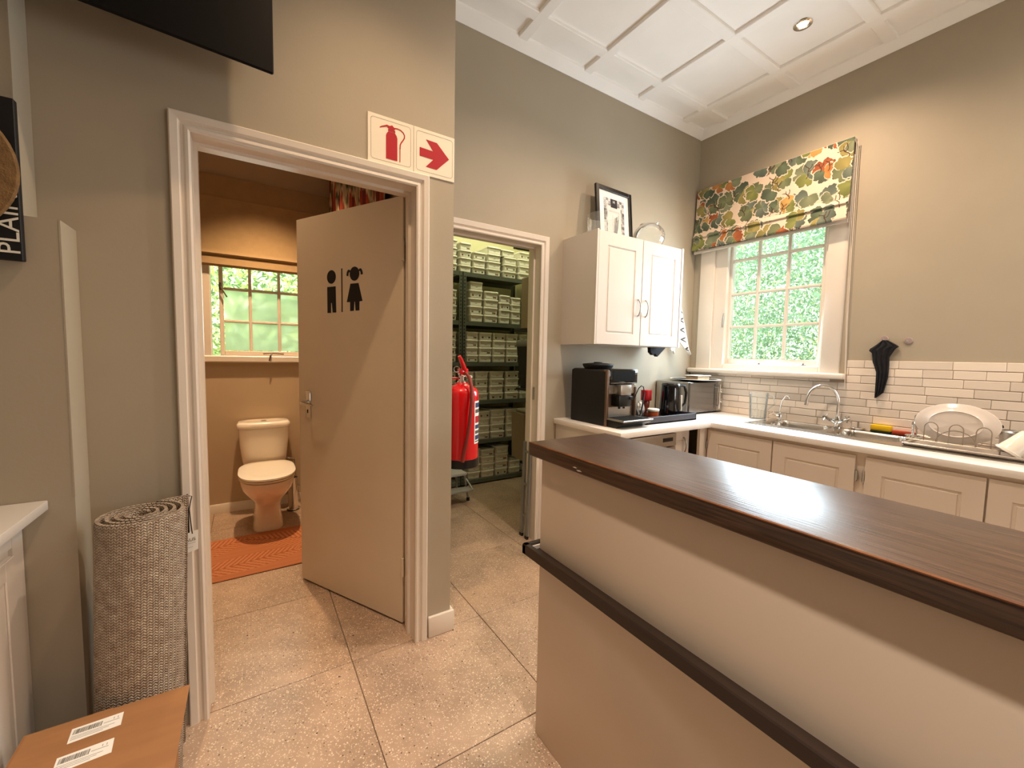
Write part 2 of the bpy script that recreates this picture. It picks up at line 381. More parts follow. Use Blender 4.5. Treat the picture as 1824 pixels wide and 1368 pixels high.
def text_mb(mb, body, size, T, extrude=.0004, align='CENTER'):
    cu = bpy.data.curves.new('t', 'FONT'); cu.body = body; cu.size = size; cu.align_x = align; cu.align_y = 'CENTER'; cu.extrude = extrude; cu.resolution_u = 3
    o = bpy.data.objects.new('t', cu); C.objects.link(o)
    me = bpy.data.meshes.new_from_object(o.evaluated_get(bpy.context.evaluated_depsgraph_get()))
    old = mb.T; mb.T = T
    n = mb.addv([v.co for v in me.vertices]); mb.addf([[n + i for i in p.vertices] for p in me.polygons]); mb.T = old
    C.objects.unlink(o); bpy.data.objects.remove(o); bpy.data.meshes.remove(me)
def frameT(o, ux, uy):
    ux = Vector(ux).normalized(); uy = Vector(uy).normalized(); uz = ux.cross(uy)
    return Matrix(((ux.x, uy.x, uz.x, o[0]), (ux.y, uy.y, uz.y, o[1]), (ux.z, uy.z, uz.z, o[2]), (0, 0, 0, 1)))
def grid_obj(name, pos, nu, nv, colf, mt, parent=None, shift=Vector((0, 0, 0)), uv=False, closed_back=None):
    U, V = np.meshgrid(np.linspace(0, 1, nu + 1), np.linspace(0, 1, nv + 1))
    P = pos(U.ravel(), V.ravel()) - np.array(shift)[None, :]
    i = (np.arange(nv)[:, None] * (nu + 1) + np.arange(nu)[None, :]).ravel()
    F = np.stack([i, i + 1, i + nu + 2, i + nu + 1], 1)
    nvv = len(P)
    me = bpy.data.meshes.new(name)
    allv = P; allf = F.tolist()
    if closed_back is not None:      # give the sheet a back and edges
        Bk = P + np.array(closed_back)[None, :]; allv = np.concatenate([P, Bk])
        allf += (F[:, ::-1] + nvv).tolist()
        top = [nv * (nu + 1) + k for k in range(nu + 1)]; bot = list(range(nu + 1)); lef = [k * (nu + 1) for k in range(nv + 1)]; rig = [k * (nu + 1) + nu for k in range(nv + 1)]
        for L_ in (bot, rig, top[::-1], lef[::-1]):
            for a, b in zip(L_[:-1], L_[1:]): allf.append([b, a, a + nvv, b + nvv])
    me.from_pydata(allv.tolist(), [], allf)
    if colf is not None:
        cc = colf(U.ravel(), V.ravel())
        if closed_back is not None: cc = np.concatenate([cc, cc])
        at = me.color_attributes.new('Col', 'FLOAT_COLOR', 'POINT')
        at.data.foreach_set('color', np.concatenate([cc, np.ones((len(cc), 1))], 1).astype(np.float32).ravel())
    me.materials.append(mt); me.polygons.foreach_set('use_smooth', [True] * len(me.polygons)); me.update()
    o = bpy.data.objects.new(name, me); C.objects.link(o)
    if parent: o.parent = parent; ORG[o] = ORG.get(parent)
    return o
def LIN(h): return np.array(lin(h))

# ------------------------------------------------------------ main dimensions
YT, YB, XR, YW = 1.7615, 2.3348, 3.419, 4.02
XC = .7876; ZC = 3.32; CZ = .878

# ------------------------------------------------------------ floor
fl = struct('floor', MB().box((-2.2, -2.7, -.12), (3.7, 4.3, -.006)), 'grout')
TS = .6153; G0 = 2.3937; T0 = .3428
tm = mesh_of('floor_tile', MB().rbox((-TS / 2 + .0016, -TS / 2 + .0016, -.011), (TS / 2 - .0016, TS / 2 - .0016, 0), .0012, 1), 'terrazzo')
for i in range(-4, 5):
    for j in range(-5, 3):
        x = T0 + (i + .5) * TS; y = G0 + (j + .5) * TS
        if x > 3.4 or (x > 1.3 and y < .9) or x < -1.9: continue
        o = child_from('floor_tile', tm, fl, (x, y, 0)); o.rotation_euler = (0, 0, (i * 7 + j * 3) % 4 * PI / 2)

# ------------------------------------------------------------ walls
mb = MB()                                                    # wall with the toilet doorway, plus its return to the back wall
mb.box((-2.2, YT, -.006), (-.17, YT + .14, ZC)); mb.box((.628, YT, -.006), (XC, YT + .14, ZC)); mb.box((-.17, YT, 2.045), (.628, YT + .14, ZC))
mb.box((.665, YT + .14, -.006), (XC, YB + .0, ZC))
struct('wall_front', mb, 'wall')
mb = MB()                                                    # back wall of the kitchen with the store doorway
mb.box((.665, YB, -.006), (.93, YB + .14, ZC)); mb.box((1.70, YB, -.006), (XR + .3, YB + .14, ZC)); mb.box((.93, YB, 2.085), (1.70, YB + .14, ZC))
struct('wall_back', mb, 'wall')
mb = MB()                                                    # window wall
y0, y1, z0, z1 = 1.285, 2.15, 1.235, 2.62
mb.box((XR, -2.7, -.006), (XR + .3, y0, ZC)); mb.box((XR, y1, -.006), (XR + .3, YB, ZC)); mb.box((XR, y0, -.006), (XR + .3, y1, z0)); mb.box((XR, y0, z1), (XR + .3, y1, ZC))
struct('wall_right', mb, 'wall')
mb = MB(); mb.box((-2.2, -2.7, -.006), (-2.05, YT, ZC)); struct('wall_left', mb, 'wall')
mb = MB(); mb.box((-2.05, -2.7, -.006), (2.2, -2.6, ZC)); mb.box((3.1, -2.7, -.006), (XR, -2.6, ZC)); mb.box((2.2, -2.7, 2.2), (3.1, -2.6, ZC)); mb.box((2.2, -2.7, -.006), (3.1, -2.6, 1.1))
struct('wall_rear', mb, 'wall')
mb = MB(); mb.box((-1.2, 1.655, 1.67), (-.5105, YT, ZC)); mb.box((-1.2, 1.638, -.006), (-.4326, YT, 1.67))
struct('wall_pier', mb, 'wall')
mb = MB(); mb.box((-.4355, 1.637, .9), (-.4316, YT - .001, 1.6705)); mb.box((-.5135, 1.654, 1.67), (-.5095, YT - .001, ZC))
struct('trim_3', mb, 'wall')
# toilet room
mb = MB(); x0, x1, z0, z1 = -.262, .49, 1.262, 2.35
mb.box((-1.0, YW, -.006), (x0, YW + .2, 3.0)); mb.box((x1, YW, -.006), (.79, YW + .2, 3.0)); mb.box((x0, YW, -.006), (x1, YW + .2, z0)); mb.box((x0, YW, z1), (x1, YW + .2, 3.0))
struct('wall_toilet_back', mb, 'wall_toilet')
struct('wall_toilet_left', MB().box((-1.1, YT + .14, -.006), (-1.0, YW + .2, 3.0)), 'wall_toilet')
struct('wall_toilet_right', MB().box((.645, YT + .14, -.006), (.665, YW, 3.0)), 'wall_toilet')
struct('ceiling_toilet', MB().box((-1.1, YT + .14, 3.0), (.665, YW + .2, 3.06)), 'ceil')
# store room
mb = MB(); mb.box((.79, 4.12, -.006), (2.75, 4.25, 3.2)); struct('wall_store_back', mb, 'wall_store')
struct('wall_store_right', MB().box((2.65, YB + .14, -.006), (2.75, 4.12, 3.2)), 'wall_store')
struct('wall_store_left', MB().box((.665, YB + .14, -.006), (.79, 4.12, 3.2)), 'wall_store')
struct('ceiling_store', MB().box((.665, YB + .14, 3.2), (2.75, 4.25, 3.26)), 'ceil')

# baseboards
def baseboard(name, segs, h=.085, t=.016, dx=0, dy=-1):
    mb = MB()
    for a, b in segs:
        x0, y0 = a; x1, y1 = b
        if abs(y1 - y0) < 1e-6:
            s_ = dy
            mb.prism([(y0, 0.0), (y0 + s_ * t, 0.0), (y0 + s_ * t, h - .012), (y0 + s_ * t * .5, h), (y0, h)], x1 - x0, 'yz', x0)
        else:
            s_ = dx
            mb.prism([(x0, 0.0), (x0 + s_ * t, 0.0), (x0 + s_ * t, h - .012), (x0 + s_ * t * .5, h), (x0, h)], y1 - y0, 'xz', y0)
    return struct(name, mb, 'trim')
mb = MB(); mb.rbox((.6745, YT - .018, 0), (XC + .016, YT, .10), .005); mb.rbox((XC, YT - .0, 0), (XC + .016, YB - .005, .10), .005); struct('baseboard_front', mb, 'trim')
baseboard('baseboard_toilet', [((-.99, YW), (.64, YW))], .075, .014)
baseboard('baseboard_store', [((.8, 4.12), (1.5, 4.12))], .08, .014)

# ------------------------------------------------------------ ceiling with battens
ce = struct('ceiling', MB().box((-2.05, -2.6, ZC), (XR, YB, ZC + .08)), 'ceil')
xs = [1.443 + .541 * k for k in range(-6, 4)]              # right-hand edges of the panels; the batten follows
ys = [2.06 - .53 * k for k in range(0, 9)]
BW = .067
pcache = {}
def ceil_ok(x, y): return not (x < XC and y > YT)
xcells = [(-2.0, xs[0])] + [(xs[k] + BW, xs[k + 1]) for k in range(len(xs) - 1)] + [(xs[-1] + BW, 3.352)]
ycells = [(ys[0] + BW, 2.292)] + [(ys[k + 1] + BW, ys[k]) for k in range(len(ys) - 1)]
for (xa, xb) in xcells:
    for (ya, yb) in ycells:
        if xa > XR or not ceil_ok(xb - .02, yb - .02): continue
        k = (round(xb - xa, 3), round(yb - ya, 3))
        if k not in pcache:
            pcache[k] = mesh_of('ceiling_panel', MB().box((-k[0] / 2 - .004, -k[1] / 2 - .004, -.004), (k[0] / 2 + .004, k[1] / 2 + .004, .004)), 'ceil')
        child_from('ceiling_panel', pcache[k], ce, ((xa + xb) / 2, (ya + yb) / 2, ZC - .002))
def batten(a, b):
    o = part('batten', MB().prism([], 0) if False else MB().rbox(a, b, .004, 1), 'ceil', ce)
for x in xs:
    if x + BW < XR: batten((x, -2.6, ZC - .027), (x + BW, YB if x + BW / 2 > XC else YT, ZC))
for y in ys: batten((-2.05 if y < YT else XC, y, ZC - .0265), (XR, y + BW, ZC))
mb = MB(); prof = [(0, 3.255), (.008, 3.252), (.02, 3.262), (.045, 3.285), (.062, 3.30), (.066, 3.318), (0, 3.318)]
mb.prism([(YB - a, z) for a, z in prof], XR - XC, 'yz', XC); struct('trim_4', mb, 'ceil')
mb = MB(); mb.prism([(XR - a, z) for a, z in prof], YB + 2.6, 'xz', -2.6); struct('trim_5', mb, 'ceil')
mb = MB(); mb.prism([(YT - a, z) for a, z in prof], XC + 2.05, 'yz', -2.05); struct('trim_6', mb, 'ceil')

# recessed downlights
M['lamp'] = mat('lamp_glass', 'fff6dc', .4, emis='ffe2b0', estr=14)
def downlight(x, y, label, first=None):
    if first: return dup(first, (x, y, ZC - .004), label)
    t = thing('recessed_downlight', label, 'ceiling light', (x, y, ZC - .004), group='ceiling downlights')
    mb = MB(); mb.lathe([(.031, .0), (.031, -.006), (.036, -.010), (.048, -.008), (.051, 0)], (x, y, ZC - .004), 32, cap=False); part('trim_ring', mb, 'chrome', t)
    mb = MB(); mb.lathe([(.001, -.003), (.022, -.0035), (.0305, -.001), (.0305, 0)], (x, y, ZC - .004), 24); part('lamp', mb, 'lamp', t)
    return t
dl = downlight(2.80, 1.283, 'small round lit downlight in the panelled ceiling above the sink counter')

# ------------------------------------------------------------ door casings
def casing(name, x0, x1, zt, yf, wide, depth, swing_y):
    # x0,x1: clear opening; built of an outer fillet, a round and an inner stop
    t = thing(name, None, None, (x0, yf, 0), kind='structure')
    def piece(nm, prof):            # prof in (distance outwards from opening, y from wall face)
        for side in (0, 1):
            s_ = -1 if side == 0 else 1; xx = x0 if side == 0 else x1
            mb = MB(); ring = lambda z, o: [(xx + s_ * a, yf + b, z + (a if o else 0)) for a, b in prof]
            mb.loft([[(xx + s_ * a, yf + b, 0) for a, b in prof], [(xx + s_ * a, yf + b, zt + a) for a, b in prof]]); part(nm, mb, 'trim', t, smooth=30)
        mb = MB(); mb.loft([[(x0 - a, yf + b, zt + a) for a, b in prof], [(x1 + a, yf + b, zt + a) for a, b in prof]]); part(nm, mb, 'trim', t, smooth=30)
    piece('casing', [(0, .002), (0, -.010), (.006, -.014), (.014, -.013), (.020, -.006), (.026, -.006), (.032, -.016), (wide - .004, -.018), (wide, -.014), (wide, .0)])
    piece('jamb_lining', [(0, .0), (.022, .0), (.022, depth), (0, depth)])
    piece('door_stop', [(-.012, depth * .45), (0, depth * .45), (0, depth * .45 + .028), (-.012, depth * .45 + .028)])
    return t
casing('trim_1', -.1520, .6110, 2.034, YT, .056, .14, 1)
casing('trim_2', .93, 1.692, 2.077, YB, .064, .14, 1)
mb = MB(); mb.box((1.6895, YB + .035, 1.015), (1.6925, YB + .055, 1.105)); single('strike_plate', mb, 'steelm', 'small metal lock strike plate on the store doorway jamb', 'door hardware', (1.691, YB + .045, 1.015))

# ------------------------------------------------------------ toilet door (open inwards)
ang = math.radians(118.286)
hinge = Vector((.6005, 1.9045, 0))
d1 = thing('door_1', None, None, hinge, ang, kind='structure')
# local frame: +x along the leaf from the hinge, +y ... outer face towards the camera is local +y
W1 = .790
lf = part('leaf', MB().rbox((0, -.04, .010), (W1, 0, 2.043), .002, 1), 'door', d1, local=True)
for z in (.25, 1.75):
    mb = MB(); mb.lathe([(.007, z), (.007, z + .09)], (-.004, .004, 0), 12); mb.box((-.004, -.001, z), (.028, .0015, z + .09)); part('hinge', mb, 'door', d1, local=True)
mb = MB(); mb.rbox((.683, 0, .955), (.724, .006, 1.107), .003); dh = part('handle_plate', mb, 'chrome', d1, local=True)
mb = MB(); mb.tube([(.705, .004, 1.046), (.705, .045, 1.046)], .009, 12); mb.tube([(.705, .045, 1.046), (.66, .052, 1.044), (.60, .050, 1.040)], [.008, .0075, .006], 10); mb.lathe([(.0135, .006), (.0135, .012)], (.705, .0, 1.046), 16, 'y')
part('lever_handle', mb, 'chrome', d1, local=True)
mb = MB(); mb.box((.701, .005, .985), (.709, .0072, 1.0)); mb.lathe([(.005, .005), (.005, .0072)], (.705, 0, 1.0), 10, 'y'); part('keyhole', mb, 'ink', dh, local=True)
# pictograms, black vinyl
def circ(cx, cz, r, n=28): return [(cx + r * math.cos(2 * PI * k / n), cz + r * math.sin(2 * PI * k / n)) for k in range(n)]
mb = MB(); D = .0012
mb.prism(circ(.5003, 1.714, .0345), D, 'xz', .0); mb.prism([(.5335, 1.664), (.468, 1.664), (.4655, 1.5305), (.4925, 1.5305), (.4985, 1.580), (.5055, 1.580), (.5065, 1.5295), (.5337, 1.5295)], D, 'xz', .0)
part('man_pictogram', mb, 'ink', d1, smooth=0, local=True)
mb = MB(); mb.prism([(.4227, 1.751), (.4157, 1.751), (.4157, 1.531), (.4227, 1.531)], D, 'xz', 0); part('pictogram_divider', mb, 'ink', d1, smooth=0, local=True)
mb = MB(); mb.prism(circ(.3247, 1.7172, .0345), D, 'xz', 0)
mb.prism([(.3545, 1.6695), (.2965, 1.6695), (.2685, 1.5805), (.2912, 1.5790), (.2916, 1.5350), (.3180, 1.5345), (.3225, 1.5795), (.3265, 1.5795), (.3318, 1.5342), (.3582, 1.5336), (.3578, 1.5790), (.3826, 1.5790)], D, 'xz', 0)
for s_ in (1, -1):
    X = lambda a: .3247 + s_ * a
    mb.prism([(X(.030), 1.733), (X(.039), 1.7405), (X(.049), 1.738), (X(.056), 1.728), (X(.0595), 1.711), (X(.046), 1.709), (X(.044), 1.722), (X(.038), 1.729), (X(.031), 1.725)], D, 'xz', 0)
part('girl_pictogram', mb, 'ink', d1, smooth=0, local=True)

# ------------------------------------------------------------ windows
def recess(y, z, dx):   # position seen on the wall plane carried dx deeper
    k = (XR + dx) / XR; return y * k, CAMH + (z - CAMH) * k
w1 = thing('window_1', None, None, (XR, 1.70, 1.235), kind='structure')
mb = MB()
mb.rbox((XR - .02, 1.1905, 1.245), (XR, 1.3025, 2.60), .003); part('architrave', mb, 'trim', w1)
mb = MB(); mb.rbox((XR - .02, 2.1345, 1.245), (XR, 2.2655, 2.60), .003); part('architrave', mb, 'trim', w1)
mb = MB(); mb.rbox((XR - .0205, 1.1905, 2.60), (XR, 2.2655, 2.70), .003); part('architrave', mb, 'trim', w1)
mb = MB(); mb.rbox((XR - .062, 1.150, 1.205), (XR + .1, 2.328, 1.246), .012, 3); part('window_sill', mb, 'trim', w1)
def bar(t, name, a, b, mt='trim', r=.004): return part(name, MB().rbox(a, b, r, 1), mt, t)
DX = .05; K = lambda y, z: recess(y, z, DX)
yL, zb = K(2.134, 1.255); yL2, zs = K(2.064, 1.288); yR, _ = K(1.3027, 1.3); yR2, _ = K(1.322, 1.3)
# outer frame
bar(w1, 'window_frame', (XR + .0, 2.030, 1.236), (XR + .13, 2.15, 2.60)); bar(w1, 'window_frame', (XR + .0, 1.285, 1.246), (XR + .13, 1.322, 2.60))
bar(w1, 'window_frame', (XR + .001, 1.322, 1.236), (XR + .13, 2.030, 1.290)); bar(w1, 'window_frame', (XR + .001, 1.322, 2.56), (XR + .13, 2.030, 2.60))
# sash: stiles, rails, glazing bars and panes
sx0, sx1 = XR + .045, XR + .085
k2 = (XR + .045) / XR
Y = lambda y: y * k2
Z = lambda z: CAMH + (z - CAMH) * k2
bar(w1, 'sash_stile', (sx0, Y(1.985), 1.284), (sx1, Y(2.030), 2.56)); bar(w1, 'sash_stile', (sx0, 1.318, 1.284), (sx1, Y(1.3365), 2.56))
bar(w1, 'sash_rail', (sx0 + .001, Y(1.3365), 1.284), (sx1 - .001, Y(1.985), Z(1.335))); bar(w1, 'sash_rail', (sx0 + .001, Y(1.3365), 2.50), (sx1 - .001, Y(1.985), 2.56))
yb = [1.985, 1.777, 1.561, 1.3365]; zbars = [1.597, 1.868, 2.143]
for y in yb[1:3]: bar(w1, 'glazing_bar', (sx0 + .003, Y(y) - .0115, Z(1.335)), (sx1 - .005, Y(y) + .0115, 2.50), r=.007)
for z in zbars: bar(w1, 'glazing_bar', (sx0 + .0045, Y(1.3365), Z(z) - .0115), (sx1 - .0065, Y(1.985), Z(z) + .0115), r=.007)
zz = [1.335] + zbars + [2.44]
for a in range(3):
    for b in range(4):
        part('pane', MB().box((XR + .066, Y(yb[a + 1]) + .004, Z(zz[b]) + .004), (XR + .069, Y(yb[a]) - .004, Z(zz[b + 1]) - .004)), 'glass', w1, smooth=0)
mb = MB(); mb.rbox((XR + .02, 2.036, 1.66), (XR + .05, 2.050, 1.76), .003); mb.tube([(XR + .03, 2.043, 1.72), (XR - .005, 2.038, 1.715), (XR - .012, 2.040, 1.66), (XR - .008, 2.042, 1.60)], .005, 8); part('window_latch', mb, 'steelm', w1)
mb = MB(); mb.tube([(XR + .015, 1.60, 1.297), (XR + .012, 1.50, 1.30), (XR + .01, 1.40, 1.297)], .005, 8); mb.lathe([(.014, 0), (.014, .012)], (XR + .02, 1.735, 1.292), 14); mb.lathe([(.008, 0), (.008, .016)], (XR + .012, 1.42, 1.292), 12)
part('window_stay', mb, 'steelm', w1)

KT = 4.10 / 4.02
X2 = lambda x: x * KT
Z2 = lambda z: CAMH + (z - CAMH) * KT
w2 = thing('window_2', None, None, (.1, YW, 1.26), kind='structure')
bar(w2, 'architrave', (-.352, YW - .018, 1.262), (-.256, YW, 2.35)); bar(w2, 'architrave', (.49, YW - .018, 1.262), (.585, YW, 2.35))
bar(w2, 'window_sill', (-.42, YW - .045, 1.226), (.62, YW + .12, 1.2785), r=.008)
ya, yb_ = YW + .06, YW + .10
bar(w2, 'sash_stile', (X2(-.2005), ya, 1.2785), (X2(-.172), yb_, 2.35)); bar(w2, 'sash_stile', (X2(.40), ya, 1.2785), (.49, yb_, 2.35))
bar(w2, 'sash_rail', (X2(-.172), ya + .001, 1.2785), (X2(.40), yb_ - .001, Z2(1.318))); bar(w2, 'sash_rail', (X2(-.172), ya + .001, 2.30), (X2(.40), yb_ - .001, 2.35))
for x in (.006, .211): bar(w2, 'glazing_bar', (X2(x) - .0115, ya + .004, Z2(1.318)), (X2(x) + .0115, yb_ - .006, 2.30), r=.006)
for z in (1.553, 1.807, 2.06): bar(w2, 'glazing_bar', (X2(-.172), ya + .006, Z2(z) - .011), (X2(.40), yb_ - .008, Z2(z) + .011), r=.006)
xe = [-.172, .006, .211, .40]; ze = [1.318, 1.553, 1.807, 2.06, 2.27]
for a in range(3):
    for b in range(4):
        part('pane', MB().box((X2(xe[a]) + .004, YW + .078, Z2(ze[b]) + .004), (X2(xe[a + 1]) - .004, YW + .082, Z2(ze[b + 1]) - .004)), 'frost' if b < 2 else 'glass', w2, smooth=0, label='frosted pane' if b < 2 else None)
mb = MB(); mb.rbox((-.203, ya - .008, 1.80), (-.188, ya + .004, 1.86), .003); mb.tube([(-.196, ya - .006, 1.85), (-.190, ya - .03, 1.82), (-.150, ya - .04, 1.745)], .0055, 8); part('window_latch', mb, 'bronze', w2)
mb = MB(); mb.tube([(.09, YW + .02, 1.297), (.16, YW + .0, 1.302), (.24, YW + .01, 1.297)], .005, 8); mb.tube([(.155, YW + .01, 1.30), (.14, YW - .06, 1.285), (.13, YW - .06, 1.24)], .006, 8); part('window_stay', mb, 'bronze', w2)

# ------------------------------------------------------------ printed blind, kitchen
def ginkgo(width, height, n, seed, bg='dcc6b0'):
    r = random.Random(seed); L = []
    pal = [('4c553f', '80865f'), ('3c4639', '68765c'), ('5a6236', '8f9350'), ('6e6a3c', 'a6985a'), ('434e46', '7a8474'), ('565f48', '8c9272'), ('96532e', 'c08a4c'), ('823e24', 'b06a3e'), ('a67a3c', 'c8a462')]
    # jittered rows so that the leaves cover most of the cloth in clusters
    rows = max(2, int(height / .125)); cols = max(2, int(width / .105))
    for i in range(rows + 1):
        for j in range(cols + 1):
            if r.random() < .08: continue
            cx = (j + .5 * (i % 2)) * width / cols + r.uniform(-.03, .03); cy = i * height / rows + r.uniform(-.03, .03)
            k = r.choice([2, 3, 3, 4]); ph = r.uniform(0, 6.28)
            for q in range(k):
                a = ph + q * r.uniform(1.4, 2.2)
                L.append((cx, cy, a, r.uniform(.060, .100), r.choice(pal[:6] + pal[:6] + pal[6:]) ))
    stems = [(r.uniform(0, width), r.uniform(0, height), r.uniform(.8, 2.2), r.uniform(.05, .10)) for _ in range(26)]
    def f(x, y):
        col = np.tile(LIN(bg), (len(x), 1))
        for cx, cy, a, R, (c1, c2) in L:
            dx = x - cx; dy = y - cy; rr = np.hypot(dx, dy)
            sel = np.where(rr < R * 1.25)[0]
            if len(sel) == 0: continue
            th = np.angle(np.exp(1j * (np.arctan2(dy[sel], dx[sel]) - a))); t = np.abs(th) / 1.75
            edge = R * (np.clip(1 - t ** 3.2, 0, 1) ** .55) * (.95 + .045 * np.sin(th * 9 + cx * 50) + .022 * np.sin(th * 21 + cy * 90) - .16 * np.exp(-(th / .09) ** 2))
            inside = (t < 1) & (rr[sel] < edge)
            halo = (t < 1.0) & (rr[sel] < edge * 1.07 + .0025) & ~inside
            col[sel[halo]] = LIN('decbb6')
            ii = sel[inside]; q = (rr[ii] / R); v = .5 + .5 * np.sin(th[inside] * 46 + 3 * q)
            mixv = np.clip(.15 + .55 * (1 - q) + .35 * v * q + .18 * np.sin(th[inside] * 2.2 + cx * 30), 0, 1)[:, None]
            cc = LIN(c1) * (1 - mixv) + LIN(c2) * mixv
            cc *= (1 - .35 * (q > .93))[:, None]
            col[ii] = cc
        for sx_, sy_, a, ln in stems:
            for bi, (oa, ol) in enumerate([(0, 1), (.7, .6), (-.7, .6)]):
                ux, uy = math.cos(a + oa), math.sin(a + oa); dx = x - sx_ - (0 if bi == 0 else .5 * ln * math.cos(a)); dy = y - sy_ - (0 if bi == 0 else .5 * ln * math.sin(a))
                tt = dx * ux + dy * uy; pp = np.abs(-dx * uy + dy * ux + .006 * np.sin(tt * 90))
                col[(tt > 0) & (tt < ln * ol) & (pp < .0028)] = LIN('4a3426')
        return col
    return f
bl = thing('roman_blind', 'leaf-printed roman blind above the kitchen window, half raised in soft folds', 'blind', (XR - .05, 1.75, 2.25))
gf = ginkgo(1.13, .62, 1, 5)
BY0, BY1 = 1.187, 2.3130
def panel(name, prof, vc0, nu, nv, lift=0):
    # prof: list of (offset from wall, z) from top to bottom ; cloth coordinate runs down it
    pr = np.array(prof, float); seg = np.hypot(np.diff(pr[:, 0]), np.diff(pr[:, 1])); s_ = np.concatenate([[0], np.cumsum(seg)])
    def pos(u, v):
        t = v * s_[-1]; off = np.interp(t, s_, pr[:, 0]); z = np.interp(t, s_, pr[:, 1])
        # right (near) edge hangs a little lower, cloth ripples slightly
        off = off + .002 * np.sin(u * 17) * v
        return np.stack([XR - off, BY1 + (BY0 - BY1) * u, z - .012 * u * np.clip(v * 1.0, 0, 1)], 1)
    def colf(u, v): return gf(u * 1.13, .62 - (vc0 + v * s_[-1]))
    return grid_obj(name, pos, nu, nv, colf, M['print_fabric'], bl, ORG[bl], closed_back=(.004, 0, 0))
panel('cloth_panel', [(.048, 2.800), (.052, 2.62), (.062, 2.43), (.084, 2.388), (.080, 2.382)], 0, 480, 180)
panel('cloth_fold', [(.066, 2.42), (.074, 2.36), (.094, 2.288), (.090, 2.278)], .36, 480, 56)
panel('cloth_fold', [(.050, 2.32), (.054, 2.272), (.052, 2.262)], .50, 200, 20)
mb = MB(); mb.rbox((XR - .046, BY0 + .003, 2.775), (XR, BY1 - .003, 2.803), .003); part('head_rail', mb, 'white', bl)
mb = MB(); mb.rbox((XR - .062, BY0, 2.252), (XR - .044, BY1, 2.276), .004); part('bottom_batten', mb, 'cord', bl)
mb = MB(); mb.tube([(XR - .03, 1.172, 2.77), (XR - .028, 1.166, 2.2), (XR - .03, 1.158, 1.6), (XR - .030, 1.144, 1.165)], .0022, 6); mb.tube([(XR - .03, 1.180, 2.77), (XR - .028, 1.176, 2.2), (XR - .03, 1.164, 1.6), (XR - .030, 1.146, 1.165)], .0018, 6); part('pull_cord', mb, 'cord', bl)

# plain blind in the toilet
tb = thing('roman_blind', 'plain cream roman blind over the toilet window', 'blind', (.1, YW - .06, 1.97))
TX0, TX1 = -.62, .640
def sheet(prof, t=.006):
    k = 1.0
    mb = MB(); mb.prism([(YW - a, z) for a, z in prof] + [(YW - a + t, z) for a, z in reversed(prof)], TX1 - TX0, 'yz', TX0); return mb
part('cloth_panel', sheet([(.03, 2.665), (.03, 2.485)]), 'blindc', tb)
part('cloth_panel', sheet([(.036, 2.497), (.028, 2.484), (.032, 2.30), (.045, 2.10), (.065, 2.066), (.055, 2.056)]), 'blindc', tb)
part('cloth_fold', sheet([(.040, 2.075), (.05, 2.03), (.062, 1.985), (.05, 1.968)]), 'blindc', tb)
part('head_rail', MB().box((TX0, YW - .028, 2.62), (TX1, YW, 2.66)), 'white', tb)
# patterned curtain on the toilet's right wall
def curt(u, v):
    x = u * 1.75; y = v * 1.6
    col = np.tile(LIN('b8a27c'), (len(u), 1))
    q = (np.sin(x * 42 + 2.2 * np.sin(y * 6)) + .5 * np.sin(x * 97 + y * 13))
    n1 = np.sin(x * 31 + y * 23 + 3 * np.sin(y * 17 + x * 5)); n2 = np.sin(x * 60 - y * 41 + 2 * np.sin(x * 21))
    col[n1 > .1] = LIN('6f6b45'); col[(n1 > .1) & (n2 > .2)] = LIN('4c4d30'); col[(q > .75)] = LIN('a8401f'); col[(q < -.95)] = LIN('7c2a18'); col[(q > .55) & (q <= .75)] = LIN('dcc8a2')
    return col
cu = thing('curtain', 'gathered red and green patterned curtain behind the open toilet door', 'curtain', (.60, 3.1, 1.2))
grid_obj('gathered_cloth', lambda u, v: np.stack([.60 + .022 * np.sin(u * 2 * PI * 17) * (.6 + .4 * v), 3.93 - 1.72 * u, 2.82 - 1.6 * v], 1), 360, 60, curt, M['print_fabric'], cu, ORG[cu], closed_back=(.003, 0, 0))
part('curtain_rod', MB().tube([(.60, 2.15, 2.835), (.60, 3.98, 2.835)], .012, 10), 'steelm', cu)

# ------------------------------------------------------------ kitchen wall tiles
trnd = random.Random(3)
wr = bpy.data.objects['wall_right']
gb = MB().box((XR - .004, -.6, .87), (XR, 1.1495, 1.3390)); gb.box((XR - .004, 1.1495, .87), (XR, YB - .002, 1.204)); part('tile_bed', gb, 'groutw', wr)
rowh = (1.3398 - .878) / 9
for rI in range(9):
    zt = 1.3398 - rI * rowh; y = -.55 - trnd.uniform(0, .1)
    while y < YB - .004:
        L_ = trnd.choice([.128, .148, .17, .20, .235]); ya_, yb2 = y, min(y + L_, YB - .004); y += L_
        ztop = zt - .0018; zbt = zt - rowh + .0018
        if yb2 > 1.15:
            if ya_ < 1.15:
                if ztop > 1.205: yb2 = 1.149
            elif ztop > 1.205:
                ztop = 1.2035
        if ztop - zbt < .006 or yb2 - ya_ < .012: continue
        hh, ll = (ztop - zbt) / 2, (yb2 - ya_) / 2 - .001
        key = ('wt', round(hh, 4), round(ll, 4))
        if key not in pcache: pcache[key] = mesh_of('wall_tile', MB().rbox((-.004, -ll, -hh), (.004, ll, hh), .0018, 1), 'walltile')
        o = child_from('wall_tile', pcache[key], wr, (XR - .006 - trnd.uniform(0, .0012), (ya_ + yb2) / 2, (ztop + zbt) / 2))
        o.rotation_euler = (0, trnd.uniform(-.012, .012), trnd.uniform(-.006, .006))

